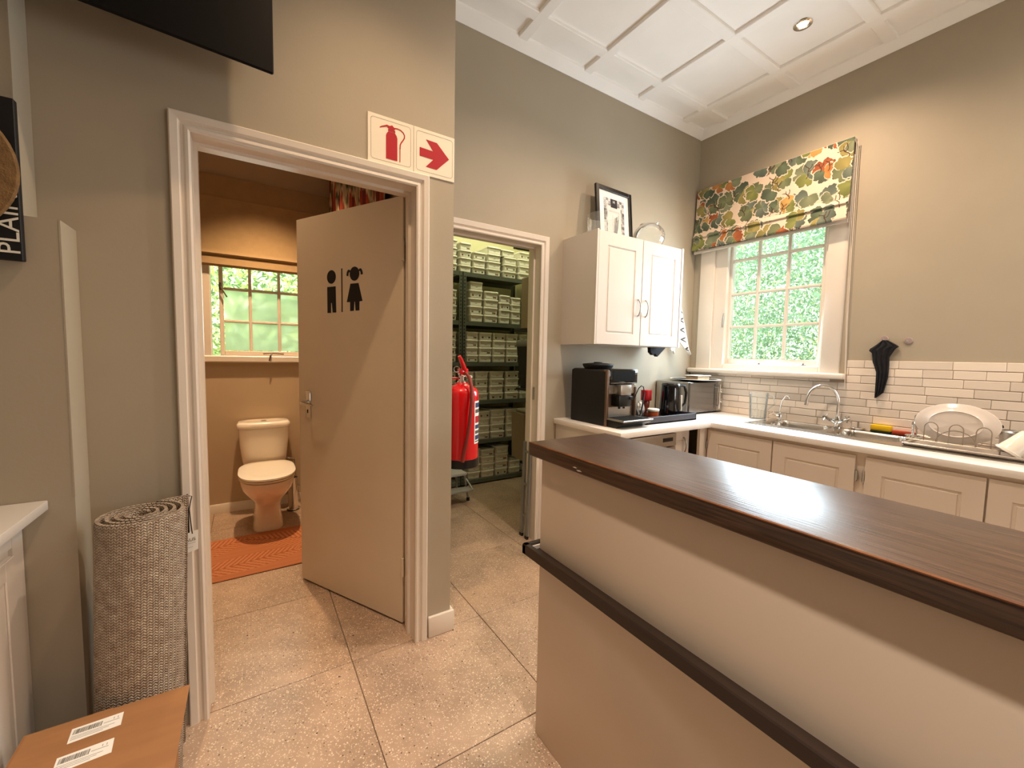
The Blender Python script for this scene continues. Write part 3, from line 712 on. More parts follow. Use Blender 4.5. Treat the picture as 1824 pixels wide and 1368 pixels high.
# ------------------------------------------------------------ panelled door mesh
def panel_door(w_, h_, mg, t=.018, mt='cab', recess=.006, arch=0):
    # local: x 0..w, z 0..h, front towards -y; mg=(left,right,bottom,top) margins of the routed groove
    l, r, b, tp = mg; g = .016
    R = [(0, 0, w_, h_, 0), (l, b, w_ - r, h_ - tp, 0), (l + .004, b + .004, w_ - r - .004, h_ - tp - .004, recess), (l + g - .003, b + g - .003, w_ - r - g + .003, h_ - tp - g + .003, recess), (l + g, b + g, w_ - r - g, h_ - tp - g, .0008)]
    mb = MB(); n = mb.addv([p for (x0, z0, x1, z1, d) in R for p in ((x0, -t + d, z0), (x1, -t + d, z0), (x1, -t + d, z1), (x0, -t + d, z1))])
    for k in range(4):
        for j in range(4):
            a = n + k * 4 + j; b2 = n + k * 4 + (j + 1) % 4; mb.addf([(a, b2, b2 + 4, a + 4)])
    mb.addf([(n + 16, n + 17, n + 18, n + 19)])
    k = mb.addv([(0, 0, 0), (w_, 0, 0), (w_, 0, h_), (0, 0, h_)])
    for j in range(4): mb.addf([(n + j, n + (j + 1) % 4, k + (j + 1) % 4, k + j)])
    mb.addf([(k, k + 1, k + 2, k + 3)])
    return mb
def xf(mb, T):
    mb.v = [tuple(T @ Vector(p)) for p in mb.v]; return mb
def bow_handle(x, z0, z1, yf):
    mb = MB(); zc = (z0 + z1) / 2
    pts = [(x, yf + .004 if False else yf - .002, z0), (x, yf - .014, z0 + .008), (x, yf - .024, z0 + .03), (x, yf - .028, zc), (x, yf - .024, z1 - .03), (x, yf - .014, z1 - .008), (x, yf - .002, z1)]
    mb.tube(pts, [.0055, .005, .0045, .0045, .0045, .005, .0055], 8); return mb

# upper cabinet
uc = thing('wall_cabinet', 'white two-door wall cabinet with bow handles above the coffee machine', 'cabinet', (2.32, 2.16, 1.411))
YF = 1.9874; t_ = .018
mb = MB(); mb.box((1.885, YF + t_, 1.411), (1.903, YB, 2.146)); mb.box((2.742, YF - .004, 1.411), (2.760, YB, 2.146)); mb.box((1.902, YF + t_ + .001, 2.128), (2.743, YB - .002, 2.1455)); mb.box((1.902, YF + t_ + .001, 1.4115), (2.743, YB - .002, 1.429)); mb.box((1.902, YB - .006, 1.412), (2.743, YB - .001, 2.145))
part('cabinet_carcass', mb, 'white', uc, smooth=0)
mb = MB(); mb.box((1.885, YF, 1.411), (1.8995, YF + t_ - .001, 2.146)); part('edge_strip', mb, 'white', uc)
for k, (xa, xb, gl, gr) in enumerate([(1.902, 2.314, 1.981, 2.247), (2.322, 2.738, 2.405, 2.672)]):
    mb = xf(panel_door(xb - xa, .727, (gl - xa, xb - gr, .073, .083), t_, 'white'), Matrix.Translation((xa, YF + t_, 1.413)))
    dr = part('cabinet_door', mb, 'white', uc, smooth=0)
    part('bow_handle', bow_handle([2.283, 2.362][k], 1.614, 1.730, YF), 'steelm', dr)

# ------------------------------------------------------------ base units, window side
bc = thing('base_cabinet', 'painted base cabinets with panelled doors under the long sink counter', 'cabinet', (3.08, .5, 0))
XF = 2.79
mb = MB(); mb.box((XF, -1.0, .09), (XF + .018, 1.735, .838)); mb.box((XF + .018, -1.0, .09), (XR, -.985, .838)); mb.box((XF + .05, -1.0, 0), (XF + .07, 1.735, .09)); mb.box((XF + .018, -1.0, .09), (XR - .01, 1.735, .108))
part('face_frame', mb, 'cab', bc, smooth=0)
TR = lambda y, z: Matrix.Translation((XF, y, z)) @ Matrix.Rotation(-PI / 2, 4, 'Z')
hingem = MB().tube([(0, 0, -.03), (0, 0, .03)], .006, 8)
for k, (ya_, yb2) in enumerate([(1.2915, 1.7210), (.8640, 1.2832), (.3894, .8197), (-.05, .3817), (-.5, -.06)]):
    mb = xf(panel_door(yb2 - ya_, .708, (.07, .07, .075, .085), .018), TR(yb2, .112))
    dr = part('cabinet_door', mb, 'cab', bc, smooth=0)
    hy = {0: yb2 + .004, 1: ya_ - .006, 2: yb2 + .006, 3: ya_ - .004, 4: yb2 + .004}[k]
    for z in (.71, .22):
        mb = MB(); mb.tube([(XF - .014, hy, z - .03), (XF - .014, hy, z + .03)], .006, 8); mb.box((XF - .018, hy - .008, z - .022), (XF - .012, hy + .008, z + .022)); part('hinge', mb, 'steelm', dr)

# ------------------------------------------------------------ counter (L-shaped) with cut-out for the sink
SX0, SX1, SY0, SY1 = 2.945, 3.385, -.35, 1.575
ct = MB(); z0, z1 = .842, CZ
YFc = 1.69; XFc = 2.752
ct.rbox((1.842, YFc, z0), (XFc + .003, YB - .001, z1), .004, 2)
ct.rbox((XFc, SY1, z0), (XR - .001, YB - .001, z1), .004, 2); ct.rbox((XFc, -1.0, z0), (SX0, SY1 + .003, z1), .004, 2); ct.rbox((SX1, -1.0, z0), (XR - .001, SY1 + .003, z1), .004, 2); ct.rbox((SX0 - .003, -1.0, z0), (SX1 + .003, SY0, z1), .004, 2)
single('worktop', ct, 'counter', 'L-shaped white kitchen worktop along the window and back walls', 'worktop', (2.6, 1.7, .842))
# sink as one pressed sheet
bowls = [(3.205, 1.345, .150, .178), (3.185, .945, .150, .172)]
def sinkpos(u, v):
    x = SX0 - .012 + (SX1 - SX0 + .024) * u; y = SY1 + .012 - (SY1 - SY0 + .024) * v; z = np.full_like(x, CZ + .0035)
    ex = np.minimum(np.minimum(u, 1 - u) * .464, np.minimum(v, 1 - v) * 1.95); z = z - .003 * np.clip(1 - ex / .006, 0, 1)
    for cx, cy, hx, hy in bowls:
        r_ = .07; qx = np.maximum(np.abs(x - cx) - (hx - r_), 0); qy = np.maximum(np.abs(y - cy) - (hy - r_), 0); d = np.hypot(qx, qy) - r_
        z = z - .15 * np.clip(-d / .022, 0, 1) ** .7 - .0 * x
    dr_ = (y < .70) & (y > -.28) & (x > SX0 + .05) & (x < SX1 - .05)
    z = z - np.where(dr_, .004 + .0025 * np.sin(y * 2 * PI / .035), 0)
    return np.stack([x, y, z], 1)
sk = thing('kitchen_sink', 'stainless double-bowl sink with drainer set into the worktop', 'sink', (3.165, .6, CZ))
grid_obj('basin_sheet', sinkpos, 110, 420, None, M['steel'], sk, ORG[sk])
for cx, cy, hx, hy in bowls:
    part('drain', MB().lathe([(.001, .002), (.03, .003), (.042, .004), (.044, 0)], (cx, cy, CZ - .1485), 24), 'chrome', sk)

# back-wall leg: end panel, appliance and inner corner
single('end_panel', MB().rbox((1.862, 1.72, 0), (1.880, YB - .002, .8415), .002), 'white', 'white end panel under the left end of the worktop', 'panel', (1.871, 2.0, 0))
dw = thing('dishwasher', 'light grey dishwasher with a control strip under the coffee machine', 'dishwasher', (2.17, 1.98, 0))
part('housing', MB().box((1.886, 1.76, .01), (2.42, 2.30, .832)), 'black', dw)
part('front_door', MB().rbox((1.888, 1.728, .10), (2.418, 1.76, .735), .004), 'steelm', dw)
cp = part('control_panel', MB().rbox((1.888, 1.726, .741), (2.418, 1.76, .826), .004), 'steelm', dw)
mb = MB(); mb.box((2.28, 1.7245, .775), (2.38, 1.727, .80)); part('display', mb, 'black', cp); mb = MB(); mb.box((2.05, 1.7245, .78), (2.07, 1.727, .80)); part('button', mb, 'black', cp)
mb = MB(); mb.box((1.90, 1.78, 0), (2.41, 2.2, .012)); part('plinth', mb, 'black', dw)
cc2 = thing('corner_cupboard', 'dark-shadowed corner cupboard beside the dishwasher', 'cabinet', (2.6, 1.98, 0))
mb = MB(); mb.box((2.45, 1.82, .09), (2.468, 2.33, .838)); mb.box((2.45, 2.31, .09), (2.785, 2.328, .838)); mb.box((2.45, 1.84, .09), (2.785, 2.328, .108)); mb.box((2.70, 1.737, 0), (2.7895, 1.758, .838)); part('cabinet_carcass', mb, 'cab', cc2, smooth=0)
mb = xf(panel_door(.225, .70, (.05, .05, .07, .07), .018), Matrix.Translation((2.472, 1.84, .115))); dr = part('cabinet_door', mb, 'cab', cc2, smooth=0)
part('bow_handle', bow_handle(2.63, .64, .76, 1.822), 'steelm', dr)

# ------------------------------------------------------------ island
isl = thing('kitchen_island', 'tall island unit with dark oak top, pale panels and a dark rail', 'kitchen island', (1.0, .0, 0))
IX0, IX1, IY = .8074, 1.171, 1.1574
BX = .822; BY_ = 1.098
part('body_panel', MB().rbox((BX, -2.0, 0), (1.155, BY_, .983), .002), 'isl', isl)
mb = MB(); mb.rbox((IX0, -2.05, .983), (IX1, IY, 1.030), .005, 3); tp = part('top_board', mb, 'oak', isl)
mb = MB(); mb.rbox((IX0 - .0006, -2.05, 1.0245), (IX0 + .004, IY + .0006, 1.0306), .0022, 1); part('worn_edge', mb, 'wear', tp, label='worn golden-brown edge')
mb = MB()
RX = .768
mb.rbox((RX, -2.0, .655), (RX + .022, 1.127, .690), .003, 1); mb.rbox((RX, 1.105, .655), (1.155, 1.127, .690), .003, 1); mb.rbox((RX + .02, -2.0, .655), (BX, 1.105, .672), .002, 1)
part('rail', mb, 'oakd', isl)
mb = MB(); mb.box((RX + .021, BY_, .672), (1.15, 1.106, .684)); part('ledge', mb, 'white', isl)
mb = MB(); mb.prism([(.905, .9985), (.912, .9965), (.925, .9975), (.915, 1.001)], .0006, 'yz', IX0 - .0009); mb.prism([(.884, .9925), (.900, .990), (.908, .9935), (.893, .9955)], .0006, 'yz', IX0 - .0009); part('chip', mb, 'white', tp, smooth=0)

# ------------------------------------------------------------ coffee machine
cm_ = thing('coffee_machine', 'black bean-to-cup coffee machine with a silver spout band', 'coffee machine', (2.065, 2.05, CZ))
X0, X1, Y0, Y1 = 1.923, 2.205, 1.90, 2.25
mb = MB(); mb.rbox((X0 + .012, Y0 + .03, CZ + .004), (X1, Y1, 1.247), .012, 2); part('housing', mb, 'black', cm_)
mb = MB(); mb.rbox((X0, Y0 + .008, CZ), (X0 + .020, Y1 - .004, 1.240), .012, 3); part('side_panel', mb, 'blackm', cm_)
mb = MB(); mb.rbox((X0 + .001, Y0 - .004, CZ), (X0 + .022, Y0 + .035, 1.245), .006, 2); part('front_pillar', mb, 'bronze', cm_); mb = MB(); mb.rbox((X1 - .013, Y0 - .002, CZ + .02), (X1 + .001, Y0 + .035, 1.13), .004, 2); part('front_pillar', mb, 'bronze', cm_)
mb = MB(); mb.rbox((X0 + .024, Y0 - .004, 1.153), (X1 + .002, Y0 + .034, 1.250), .006, 2); fp = part('display_panel', mb, 'glossblack', cm_)
mb = MB(); mb.box((X0 + .05, Y0 - .0055, 1.170), (X1 - .025, Y0 - .0035, 1.238)); mb.m = 1; mb.box((X0 + .035, Y0 - .0055, 1.158), (X1 - .01, Y0 - .0035, 1.1605)); part('screen', mb, ['tvm', 'steelm'], fp)
mb = MB(); mb.rbox((X0 + .022, Y0 + .008, 1.085), (X1 - .002, Y0 + .034, 1.149), .003, 1); part('silver_band', mb, 'steelm', cm_)
mb = MB(); mb.rbox((X0 + .075, Y0 - .055, 1.083), (X0 + .170, Y0 + .01, 1.149), .004, 2); sp = part('spout_cover', mb, 'steelm', cm_)
mb = MB(); mb.lathe([(.024, -.0005), (.026, 0), (.0265, .001)], (X0 + .215, Y0 + .008, 1.117), 24, '-y', cap=False); part('dial_ring', mb, 'chrome', cm_)
mb = MB(); mb.rbox((X0 + .065, Y0 - .052, 1.008), (X0 + .175, Y0 + .02, 1.0825), .006, 2); mb.lathe([(.008, 0), (.008, .016)], (X0 + .10, Y0 - .02, .993), 12); mb.lathe([(.008, 0), (.008, .016)], (X0 + .142, Y0 - .02, .993), 12); part('coffee_spout', mb, 'black', cm_)
mb = MB(); mb.box((X0 + .024, Y0 + .02, .935), (X1 - .014, Y0 + .0335, 1.000)); part('back_plate', mb, 'steelm', cm_)
mb = MB(); mb.box((X0 + .024, Y0 + .021, 1.0), (X1 - .014, Y0 + .034, 1.085)); part('back_plate', mb, 'bronze', cm_)
# drip tray, wedge shaped below
mb = MB(); mb.prism([(Y0 + .03, CZ + .001), (Y0 - .07, CZ + .001), (Y0 - .142, .918), (Y0 - .142, .926), (Y0 + .03, .926)], .262, 'yz', X0 + .012); dt = part('drip_tray', mb, 'black', cm_)
mb = MB(); mb.rbox((X0 + .008, Y0 - .148, .924), (X0 + .285, Y0 + .03, .934), .003, 1); part('tray_rim', mb, 'steelm', dt)
mb = MB()
for k in range(12): mb.box((X0 + .03 + k * .02, Y0 - .13, .9345), (X0 + .041 + k * .02, Y0 + .01, .9362))
part('tray_grille', mb, 'blackm', dt)
mb = MB(); mb.lathe([(.088, 0), (.100, .012), (.106, .026), (.104, .033), (.06, .038), (.03, .040), (.028, .045), (.001, .046)], (2.035, 2.10, 1.246), 32); part('bean_lid', mb, 'blackm', cm_)
mb = MB(); mb.tube([(2.105, 1.855, 1.050), (2.125, 1.85, 1.055), (2.14, 1.845, 1.09), (2.155, 1.84, 1.125), (2.175, 1.835, 1.142), (2.190, 1.83, 1.135), (2.200, 1.83, 1.10)], .0032, 8); mb.tube([(2.200, 1.83, 1.10), (2.190, 1.83, 1.02), (2.172, 1.835, .94)], .0052, 8); part('milk_hose', mb, 'black', cm_)
mb = MB(); mb.rbox((2.080, 1.842, 1.052), (2.112, 1.87, 1.075), .004, 1); part('hose_connector', mb, 'black', cm_)

# ------------------------------------------------------------ black tray and what stands on it
tr = thing('serving_tray', 'black wooden tray with raised sides between coffee machine and microwave', 'tray', (2.5, 1.98, CZ))
mb = MB(); tx0, tx1, ty0, ty1 = 2.225, 2.775, 1.822, 2.15
mb.box((tx0, ty0, CZ + .001), (tx1, ty1, CZ + .010)); part('base', mb, 'blackm', tr)
mb = MB(); mb.rbox((tx0, ty0, CZ + .001), (tx1, ty0 + .012, CZ + .050), .002, 1); mb.rbox((tx0, ty1 - .012, CZ + .001), (tx1, ty1, CZ + .050), .002, 1); mb.rbox((tx0, ty0, CZ + .001), (tx0 + .012, ty1, CZ + .050), .002, 1); mb.rbox((tx1 - .012, ty0, CZ + .001), (tx1, ty1, CZ + .050), .002, 1)
part('side', mb, mat('tray_grey_wood', '3c3b44', .5), tr)
kt = thing('electric_kettle', 'black electric kettle with a white level strip on the black tray', 'kettle', (2.685, 1.985, CZ + .010))
kc = (2.685, 1.985, CZ + .010)
mb = MB(); mb.lathe([(.078, 0), (.080, .004), (.080, .016), (.070, .020)], kc, 32); part('power_base', mb, 'black', kt)
mb = MB(); mb.lathe([(.072, .020), (.079, .028), (.079, .06), (.072, .20), (.069, .235), (.066, .242)], kc, 32); part('body', mb, 'glossblack', kt)
mb = MB(); mb.lathe([(.066, .242), (.062, .252), (.04, .258), (.001, .260)], kc, 32); part('lid', mb, 'black', kt)
mb = MB(); mb.prism([(-.062, .222), (-.095, .246), (-.062, .247)], .03, 'xz', -.015); mb = xf(mb, Matrix.Translation(kc)); part('spout', mb, 'black', kt)
mb = MB(); mb.tube([(kc[0] + .055, kc[1] - .03, kc[2] + .235), (kc[0] + .10, kc[1] - .045, kc[2] + .232), (kc[0] + .118, kc[1] - .05, kc[2] + .18), (kc[0] + .112, kc[1] - .047, kc[2] + .10), (kc[0] + .072, kc[1] - .03, kc[2] + .06)], [.010, .011, .010, .009, .008], 8); part('handle', mb, 'black', kt)
mb = MB(); a_ = math.radians(-78)
mb.T = Matrix.Translation(kc) @ Matrix.Rotation(a_ + PI / 2 + .35, 4, 'Z'); mb.rbox((-.006, -.0825, .045), (.006, -.070, .165), .003, 1); mb.T = None; part('level_strip', mb, 'lid', kt)
mb = MB(); mb.tube([(2.60, 1.99, CZ + .016), (2.56, 2.05, CZ + .03), (2.54, 2.08, CZ + .055), (2.50, 2.06, CZ + .04), (2.47, 2.10, CZ + .02)], .004, 6); part('cable', mb, 'black', kt)
jr = thing('instant_coffee_jar', 'jar with a tall red lid behind the orange tub', 'jar', (2.555, 2.105, CZ + .010)); jc = (2.555, 2.105, CZ + .010)
M['redp'] = mat('red_lid', 'a80f1c', .4); M['coffee'] = mat('jar_amber', '7a3a2a', .15, trans=.2)
part('glass_body', MB().lathe([(.028, 0), (.030, .006), (.030, .03), (.022, .055), (.026, .075), (.028, .10), (.024, .115)], jc, 24), 'coffee', jr)
part('lid', MB().lathe([(.038, .115), (.040, .118), (.040, .19), (.038, .194), (.001, .195)], jc, 24), 'redp', jr)
ot = thing('orange_tub', 'small tub with a white lid and an orange label on the black tray', 'tub', (2.425, 1.93, CZ + .010)); oc = (2.425, 1.93, CZ + .010)
M['orp'] = mat('orange_label', 'b5562a', .5, var=.2, vscale=30)
part('body', MB().lathe([(.033, 0), (.035, .004), (.037, .06)], oc, 24), 'orp', ot); part('lid', MB().lathe([(.039, .060), (.041, .063), (.041, .074), (.038, .078), (.001, .079)], oc, 24), 'lid', ot)
M['foil'] = mat('foil_packet', 'd8d6d2', .3, .5, var=.25, vscale=30, bump=1.0, bscale=35)
bm = bmesh.new(); bmesh.ops.create_icosphere(bm, subdivisions=3, radius=1); mb = MB()
for v in bm.verts:
    n_ = 1 + .16 * math.sin(v.co.x * 9 + v.co.z * 7) * math.cos(v.co.y * 8 + v.co.z * 5)
    v.co = Vector((2.385 + v.co.x * .040 * n_, 2.02 + v.co.y * .035 * n_, CZ + .012 + max(0, (v.co.z * n_ + 1) * .060)))
mb.frombm(bm); bm.free(); single('foil_packet', mb, 'foil', 'crumpled silver packet beside the coffee machine', 'packet', (2.385, 2.02, CZ + .011))

# ------------------------------------------------------------ microwave, platter, butter dish
mw = thing('microwave_oven', 'silver and dark glass microwave in the worktop corner', 'microwave', (3.18, 2.15, CZ))
mx0, mx1, my0, my1 = 2.945, 3.402, 2.0, 2.325
mb = MB(); mb.rbox((mx0, my0 + .02, CZ + .012), (mx1, my1, 1.138), .004, 1); part('housing', mb, 'steelm', mw)
for x in (mx0 + .03, mx1 - .03):
    for y in (my0 + .05, my1 - .04): part('foot', MB().lathe([(.014, 0), (.014, .013)], (x, y, CZ), 12), 'black', mw)
M['mwglass'] = mat('dark_mirror_glass', '7d7873', .14, .8)
mb = MB(); mb.rbox((mx0 + .002, my0, CZ + .014), (mx1 - .075, my0 + .02, 1.136), .003, 1); dr = part('door', mb, 'mwglass', mw)
mb = MB(); mb.rbox((mx1 - .074, my0, CZ + .014), (mx1 - .001, my0 + .02, 1.136), .003, 1); cp = part('control_panel', mb, 'steelm', mw)
mb = MB(); mb.tube([(mx1 - .085, my0 - .024, CZ + .035), (mx1 - .085, my0 - .024, 1.118)], .006, 10)
for z in (CZ + .06, 1.095): mb.tube([(mx1 - .085, my0 - .024, z), (mx1 - .085, my0 + .002, z)], .005, 8)
part('handle', mb, 'chrome', dr)
for z in (CZ + .10, CZ + .185): part('knob', MB().lathe([(.019, 0), (.019, .014), (.016, .018), (.001, .018)], (mx1 - .037, my0, z), 20, '-y'), 'chrome', cp)
pl = thing('platter', 'round dark-bottomed platter lying on the microwave', 'plate', (3.175, 2.115, 1.138)); pc = (3.175, 2.115, 1.138)
part('dish', MB().lathe([(.09, 0), (.11, .003), (.19, .016), (.196, .020), (.190, .0195), (.11, .007), (.001, .006)], pc, 48), 'blackm', pl)
part('rim', MB().lathe([(.186, .019), (.196, .0212), (.199, .0195), (.194, .018)], pc, 48, cap=False), 'lid', pl)
bd = thing('butter_dish', 'white wavy-lidded butter dish with a wooden side on the platter', 'butter dish', (3.19, 2.11, 1.1445), .0)
M['wood'] = mat('light_wood', 'd8b58c', .6, var=.2, vscale=10)
part('box', MB().rbox((3.10, 2.04, 1.1445), (3.26, 2.15, 1.182), .003, 1), 'wood', bd); part('lid', MB().rbox((3.09, 2.03, 1.182), (3.27, 2.16, 1.190), .003, 1), 'lid', bd)

# ------------------------------------------------------------ things by the sink
jg = thing('glass_jug', 'clear fluted glass jug at the left end of the sink', 'jug', (3.295, 1.650, CZ)); gc = (3.295, 1.650, CZ)
def glassy(mb, prof, c, seg=32, th=.003):
    return mb.lathe([(.001, prof[0][1])] + prof, c, seg, cap=False)
part('vessel', glassy(MB(), [(.054, 0), (.056, .01), (.058, .07), (.061, .13), (.064, .19), (.066, .200)], gc), 'clear', jg)
mb = MB()
for k in range(16):
    a = 2 * PI * k / 16; mb.tube([(gc[0] + .0565 * math.cos(a), gc[1] + .0565 * math.sin(a), CZ + .012), (gc[0] + .058 * math.cos(a), gc[1] + .058 * math.sin(a), CZ + .07)], .0022, 5)
part('flutes', mb, 'clear', jg)
mb = MB(); mb.tube([(gc[0] + .03, gc[1] - .056, CZ + .185), (gc[0] + .045, gc[1] - .092, CZ + .178), (gc[0] + .045, gc[1] - .096, CZ + .12), (gc[0] + .030, gc[1] - .054, CZ + .075)], .006, 8); part('handle', mb, 'clear', jg)

ft = thing('filter_tap', 'slim chrome water filter tap behind the left bowl', 'tap', (3.345, 1.515, CZ + .004))
fx, fy = 3.345, 1.515
mb = MB(); mb.lathe([(.020, 0), (.020, .005), (.012, .010), (.012, .05), (.008, .056)], (fx, fy, CZ + .003), 20); part('base', mb, 'chrome', ft)
mb = MB(); mb.tube([(fx, fy, CZ + .05), (fx, fy, CZ + .09), (fx - .006, fy - .012, CZ + .15), (fx - .018, fy - .040, CZ + .19), (fx - .03, fy - .065, CZ + .188), (fx - .036, fy - .078, CZ + .168)], .0045, 10); part('spout', mb, 'chrome', ft)
mb = MB(); mb.tube([(fx, fy, CZ + .03), (fx - .02, fy + .03, CZ + .045), (fx - .028, fy + .045, CZ + .052)], [.007, .006, .008], 8); mb.tube([(fx - .028, fy + .06, CZ + .04), (fx - .028, fy + .03, CZ + .064)], .004, 6); part('lever', mb, 'chrome', ft)

mt_ = thing('mixer_tap', 'tall swan-neck chrome mixer tap with cross handles', 'tap', (3.355, 1.160, CZ + .004))
tx, ty = 3.355, 1.160
mb = MB(); mb.lathe([(.026, 0), (.026, .006), (.018, .012), (.016, .04), (.018, .055), (.014, .065), (.012, .075)], (tx, ty, CZ + .003), 24); part('base', mb, 'chrome', mt_)
pts = []
for k in range(17):
    a = PI * k / 16 * 1.02; d_ = .092 * (1 - math.cos(a)); h_ = .115 * math.sin(a)
    pts.append((tx - d_ * .62, ty + d_ * .78, CZ + .17 + h_))
mb = MB(); mb.tube([(tx, ty, CZ + .07), (tx, ty, CZ + .13)] + pts, [.0105] * 2 + [.0095] * 17, 12); mb.tube([pts[-1], (pts[-1][0] - .002, pts[-1][1] + .003, pts[-1][2] - .018)], .0115, 12); part('swan_neck', mb, 'chrome', mt_)
for s_ in (1, -1):
    a0 = Vector((tx, ty, CZ + .035)); a1 = Vector((tx - .018, ty + s_ * .065, CZ + .068)); dr_ = (a1 - a0).normalized()
    mb = MB(); mb.tube([a0, a0 + (a1 - a0) * .6, a1], [.012, .0125, .008], 10)
    e1 = dr_.cross(Vector((1, 0, 0))).normalized(); e2 = dr_.cross(e1)
    for e in (e1 * .8 + e2 * .6, e1 * .6 - e2 * .8): mb.tube([a1 - e * .027, a1 + e * .027], [.0055, .0055], 8)
    mb.tube([a1, a1 + dr_ * .014], [.010, .007], 10); part('cross_handle', mb, 'chrome', mt_)

def plug(x, y, lab, h=.04):
    t = thing('sink_strainer', lab, 'sink strainer', (x, y, CZ + .004), group=None)
    part('disc', MB().lathe([(.036, .008), (.040, .014), (.038, .018), (.015, .012), (.001, .012)], (x, y, CZ + .0), 24), 'chrome', t)
    part('stem', MB().tube([(x, y, CZ + .012), (x, y, CZ + .012 + h)], [.004, .006], 8), 'steelm', t); return t
plug(3.385, 1.055, 'small chrome sink strainer standing by the mixer tap')
sg = thing('washing_up_sponge', 'yellow sponge with a dark scourer side behind the right bowl', 'sponge', (3.385, .93, CZ + .004))
part('foam', MB().rbox((3.36, .885, CZ + .016), (3.405, .985, CZ + .052), .006, 2), 'yel', sg); part('scourer', MB().rbox((3.36, .885, CZ + .0045), (3.405, .985, CZ + .016), .003, 1), 'dgreen', sg)
single('scrubbing_block', MB().rbox((3.365, .775, CZ + .0045), (3.402, .880, CZ + .030), .006, 2), 'redb', 'flat orange-red scrubber beside the yellow sponge', 'scrubber', (3.385, .83, CZ + .0045))
cr = thing('cutlery_stand', 'small chrome spiked stand left of the dish rack', 'stand', (3.335, .776, CZ + .004)); c_ = (3.335, .776, CZ + .004)
mb = MB(); mb.lathe([(.030, 0), (.033, .008), (.022, .016), (.008, .022), (.006, .06), (.009, .085), (.006, .098), (.001, .10)], c_, 16)
for k in range(10):
    a = 2 * PI * k / 10; mb.tube([(c_[0] + .012 * math.cos(a), c_[1] + .012 * math.sin(a), c_[2] + .018), (c_[0] + .034 * math.cos(a), c_[1] + .034 * math.sin(a), c_[2] + .014)], .003, 6)
part('body', mb, 'chrome', cr)

# dish rack
M['wire'] = mat('wire_steel', 'a79b8b', .3, .9)
dk = thing('dish_rack', 'wire dish rack over a grey tray on the drainer', 'dish rack', (3.15, .40, CZ))
mb = MB(); mb.rbox((3.0, -.02, CZ + .002), (3.34, .735, CZ + .008), .003, 1); mb.rbox((2.995, -.02, CZ + .008), (3.005, .735, CZ + .020), .002, 1); mb.rbox((3.335, -.02, CZ + .008), (3.345, .735, CZ + .020), .002, 1); mb.rbox((2.995, .727, CZ + .008), (3.345, .738, CZ + .020), .002, 1); part('drip_tray', mb, mat('grey_drip_tray', 'bdb1a4', .3, .35), dk)
xw = 3.08
mb = MB(); zb2 = .906
mb.tube([(xw, -.02, zb2), (xw, .745, zb2 + .004)], .0028, 6); mb.tube([(xw + .20, -.02, zb2), (xw + .20, .745, zb2 + .004)], .0028, 6)
for y in [-.02 + k * .085 for k in range(10)]: mb.tube([(xw, y, zb2), (xw + .1, y, zb2 - .012), (xw + .2, y, zb2)], .0018, 5)
for x in (xw, xw + .2):
    for y in (0, .4, .735): mb.tube([(x, y, zb2), (x, y, CZ + .008)], .003, 6)
part('base_frame', mb, 'wire', dk)
for yc, hw in ((.646, .026), (.552, .026), (.456, .026), (.30, .026), (.18, .026)):
    mb = MB(); mb.tube([(xw, yc + hw, zb2), (xw, yc + hw, .985)] + [(xw, yc + hw * math.cos(a), .985 + .028 * math.sin(a)) for a in np.linspace(.2, PI - .2, 9)] + [(xw, yc - hw, .985), (xw, yc - hw, zb2)], .0024, 6); part('plate_loop', mb, 'wire', dk)
mb = MB(); mb.tube([(xw + .004, .552 + .075 * math.cos(a), zb2 + .074 * math.sin(a)) for a in np.linspace(0, PI, 17)], .0024, 6); part('plate_loop', mb, 'wire', dk)
# oval plate leaning in the rack
mb = MB(); rings = []
cy_, cz_ = .565, 1.013
for (k, dxx) in [(.02, -.013), (.60, -.012), (.64, -.016), (.67, -.011), (.86, -.003), (1.0, .004), (1.012, .007), (1.0, .010), (.86, .004), (.64, -.002)]:
    rings.append([(3.122 + dxx + .12 * (.104 * k * math.sin(a)), cy_ + .157 * k * math.cos(a), cz_ + .104 * k * math.sin(a)) for a in np.linspace(0, 2 * PI, 49)[:-1]])
bk = [[(p[0] - .0 + .005, p[1], p[2]) for p in r] for r in rings]
mb.loft(rings, cap=True)
M['plate'] = mat('plate_glaze', 'd6cbc0', .15, coat=.3)
single('oval_plate', mb, 'plate', 'large oval white plate standing in the dish rack', 'plate', (3.13, .565, .909))
cp2 = thing('white_beaker', 'white tapered beaker tipped upside down on the dish rack', 'cup', (3.08, .335, .905))
mb = MB(); T = Matrix.Translation((3.065, .345, .952)) @ Matrix.Rotation(math.radians(34), 4, 'X') @ Matrix.Rotation(math.radians(12), 4, 'Y')
mb.T = T; mb.lathe([(.030, .062), (.033, .058), (.046, -.050), (.047, -.055), (.044, -.055), (.031, .052), (.001, .054)], (0, 0, 0), 32); mb.T = None; part('vessel', mb, 'porcelain', cp2)
mb = MB(); mb.T = T; mb.lathe([(.0455, -.040), (.050, -.042), (.0505, -.052), (.047, -.054)], (0, 0, 0), 32, cap=False); mb.T = None; part('rim', mb, 'porcelain', cp2)
mb = MB(); mb.tube([(3.33, .77, CZ + .14), (3.34, .74, CZ + .145), (3.345, .70, CZ + .152), (3.35, .655, CZ + .17)], [.007, .008, .007, .005], 8); mb.tube([(3.33, .77, CZ + .14), (3.345, .772, CZ + .11), (3.378, .765, CZ + .006)], .004, 8)
single('ladle', mb, 'steelm', 'grey curved utensil handle behind the left end of the plate', 'utensil', (3.335, .77, CZ + .006))
mb = MB(); mb.lathe([(.075, 0), (.080, .004), (.082, .075), (.085, .080), (.082, .080), (.079, .075), (.077, .006), (.001, .005)], (3.30, .355, .905), 32)
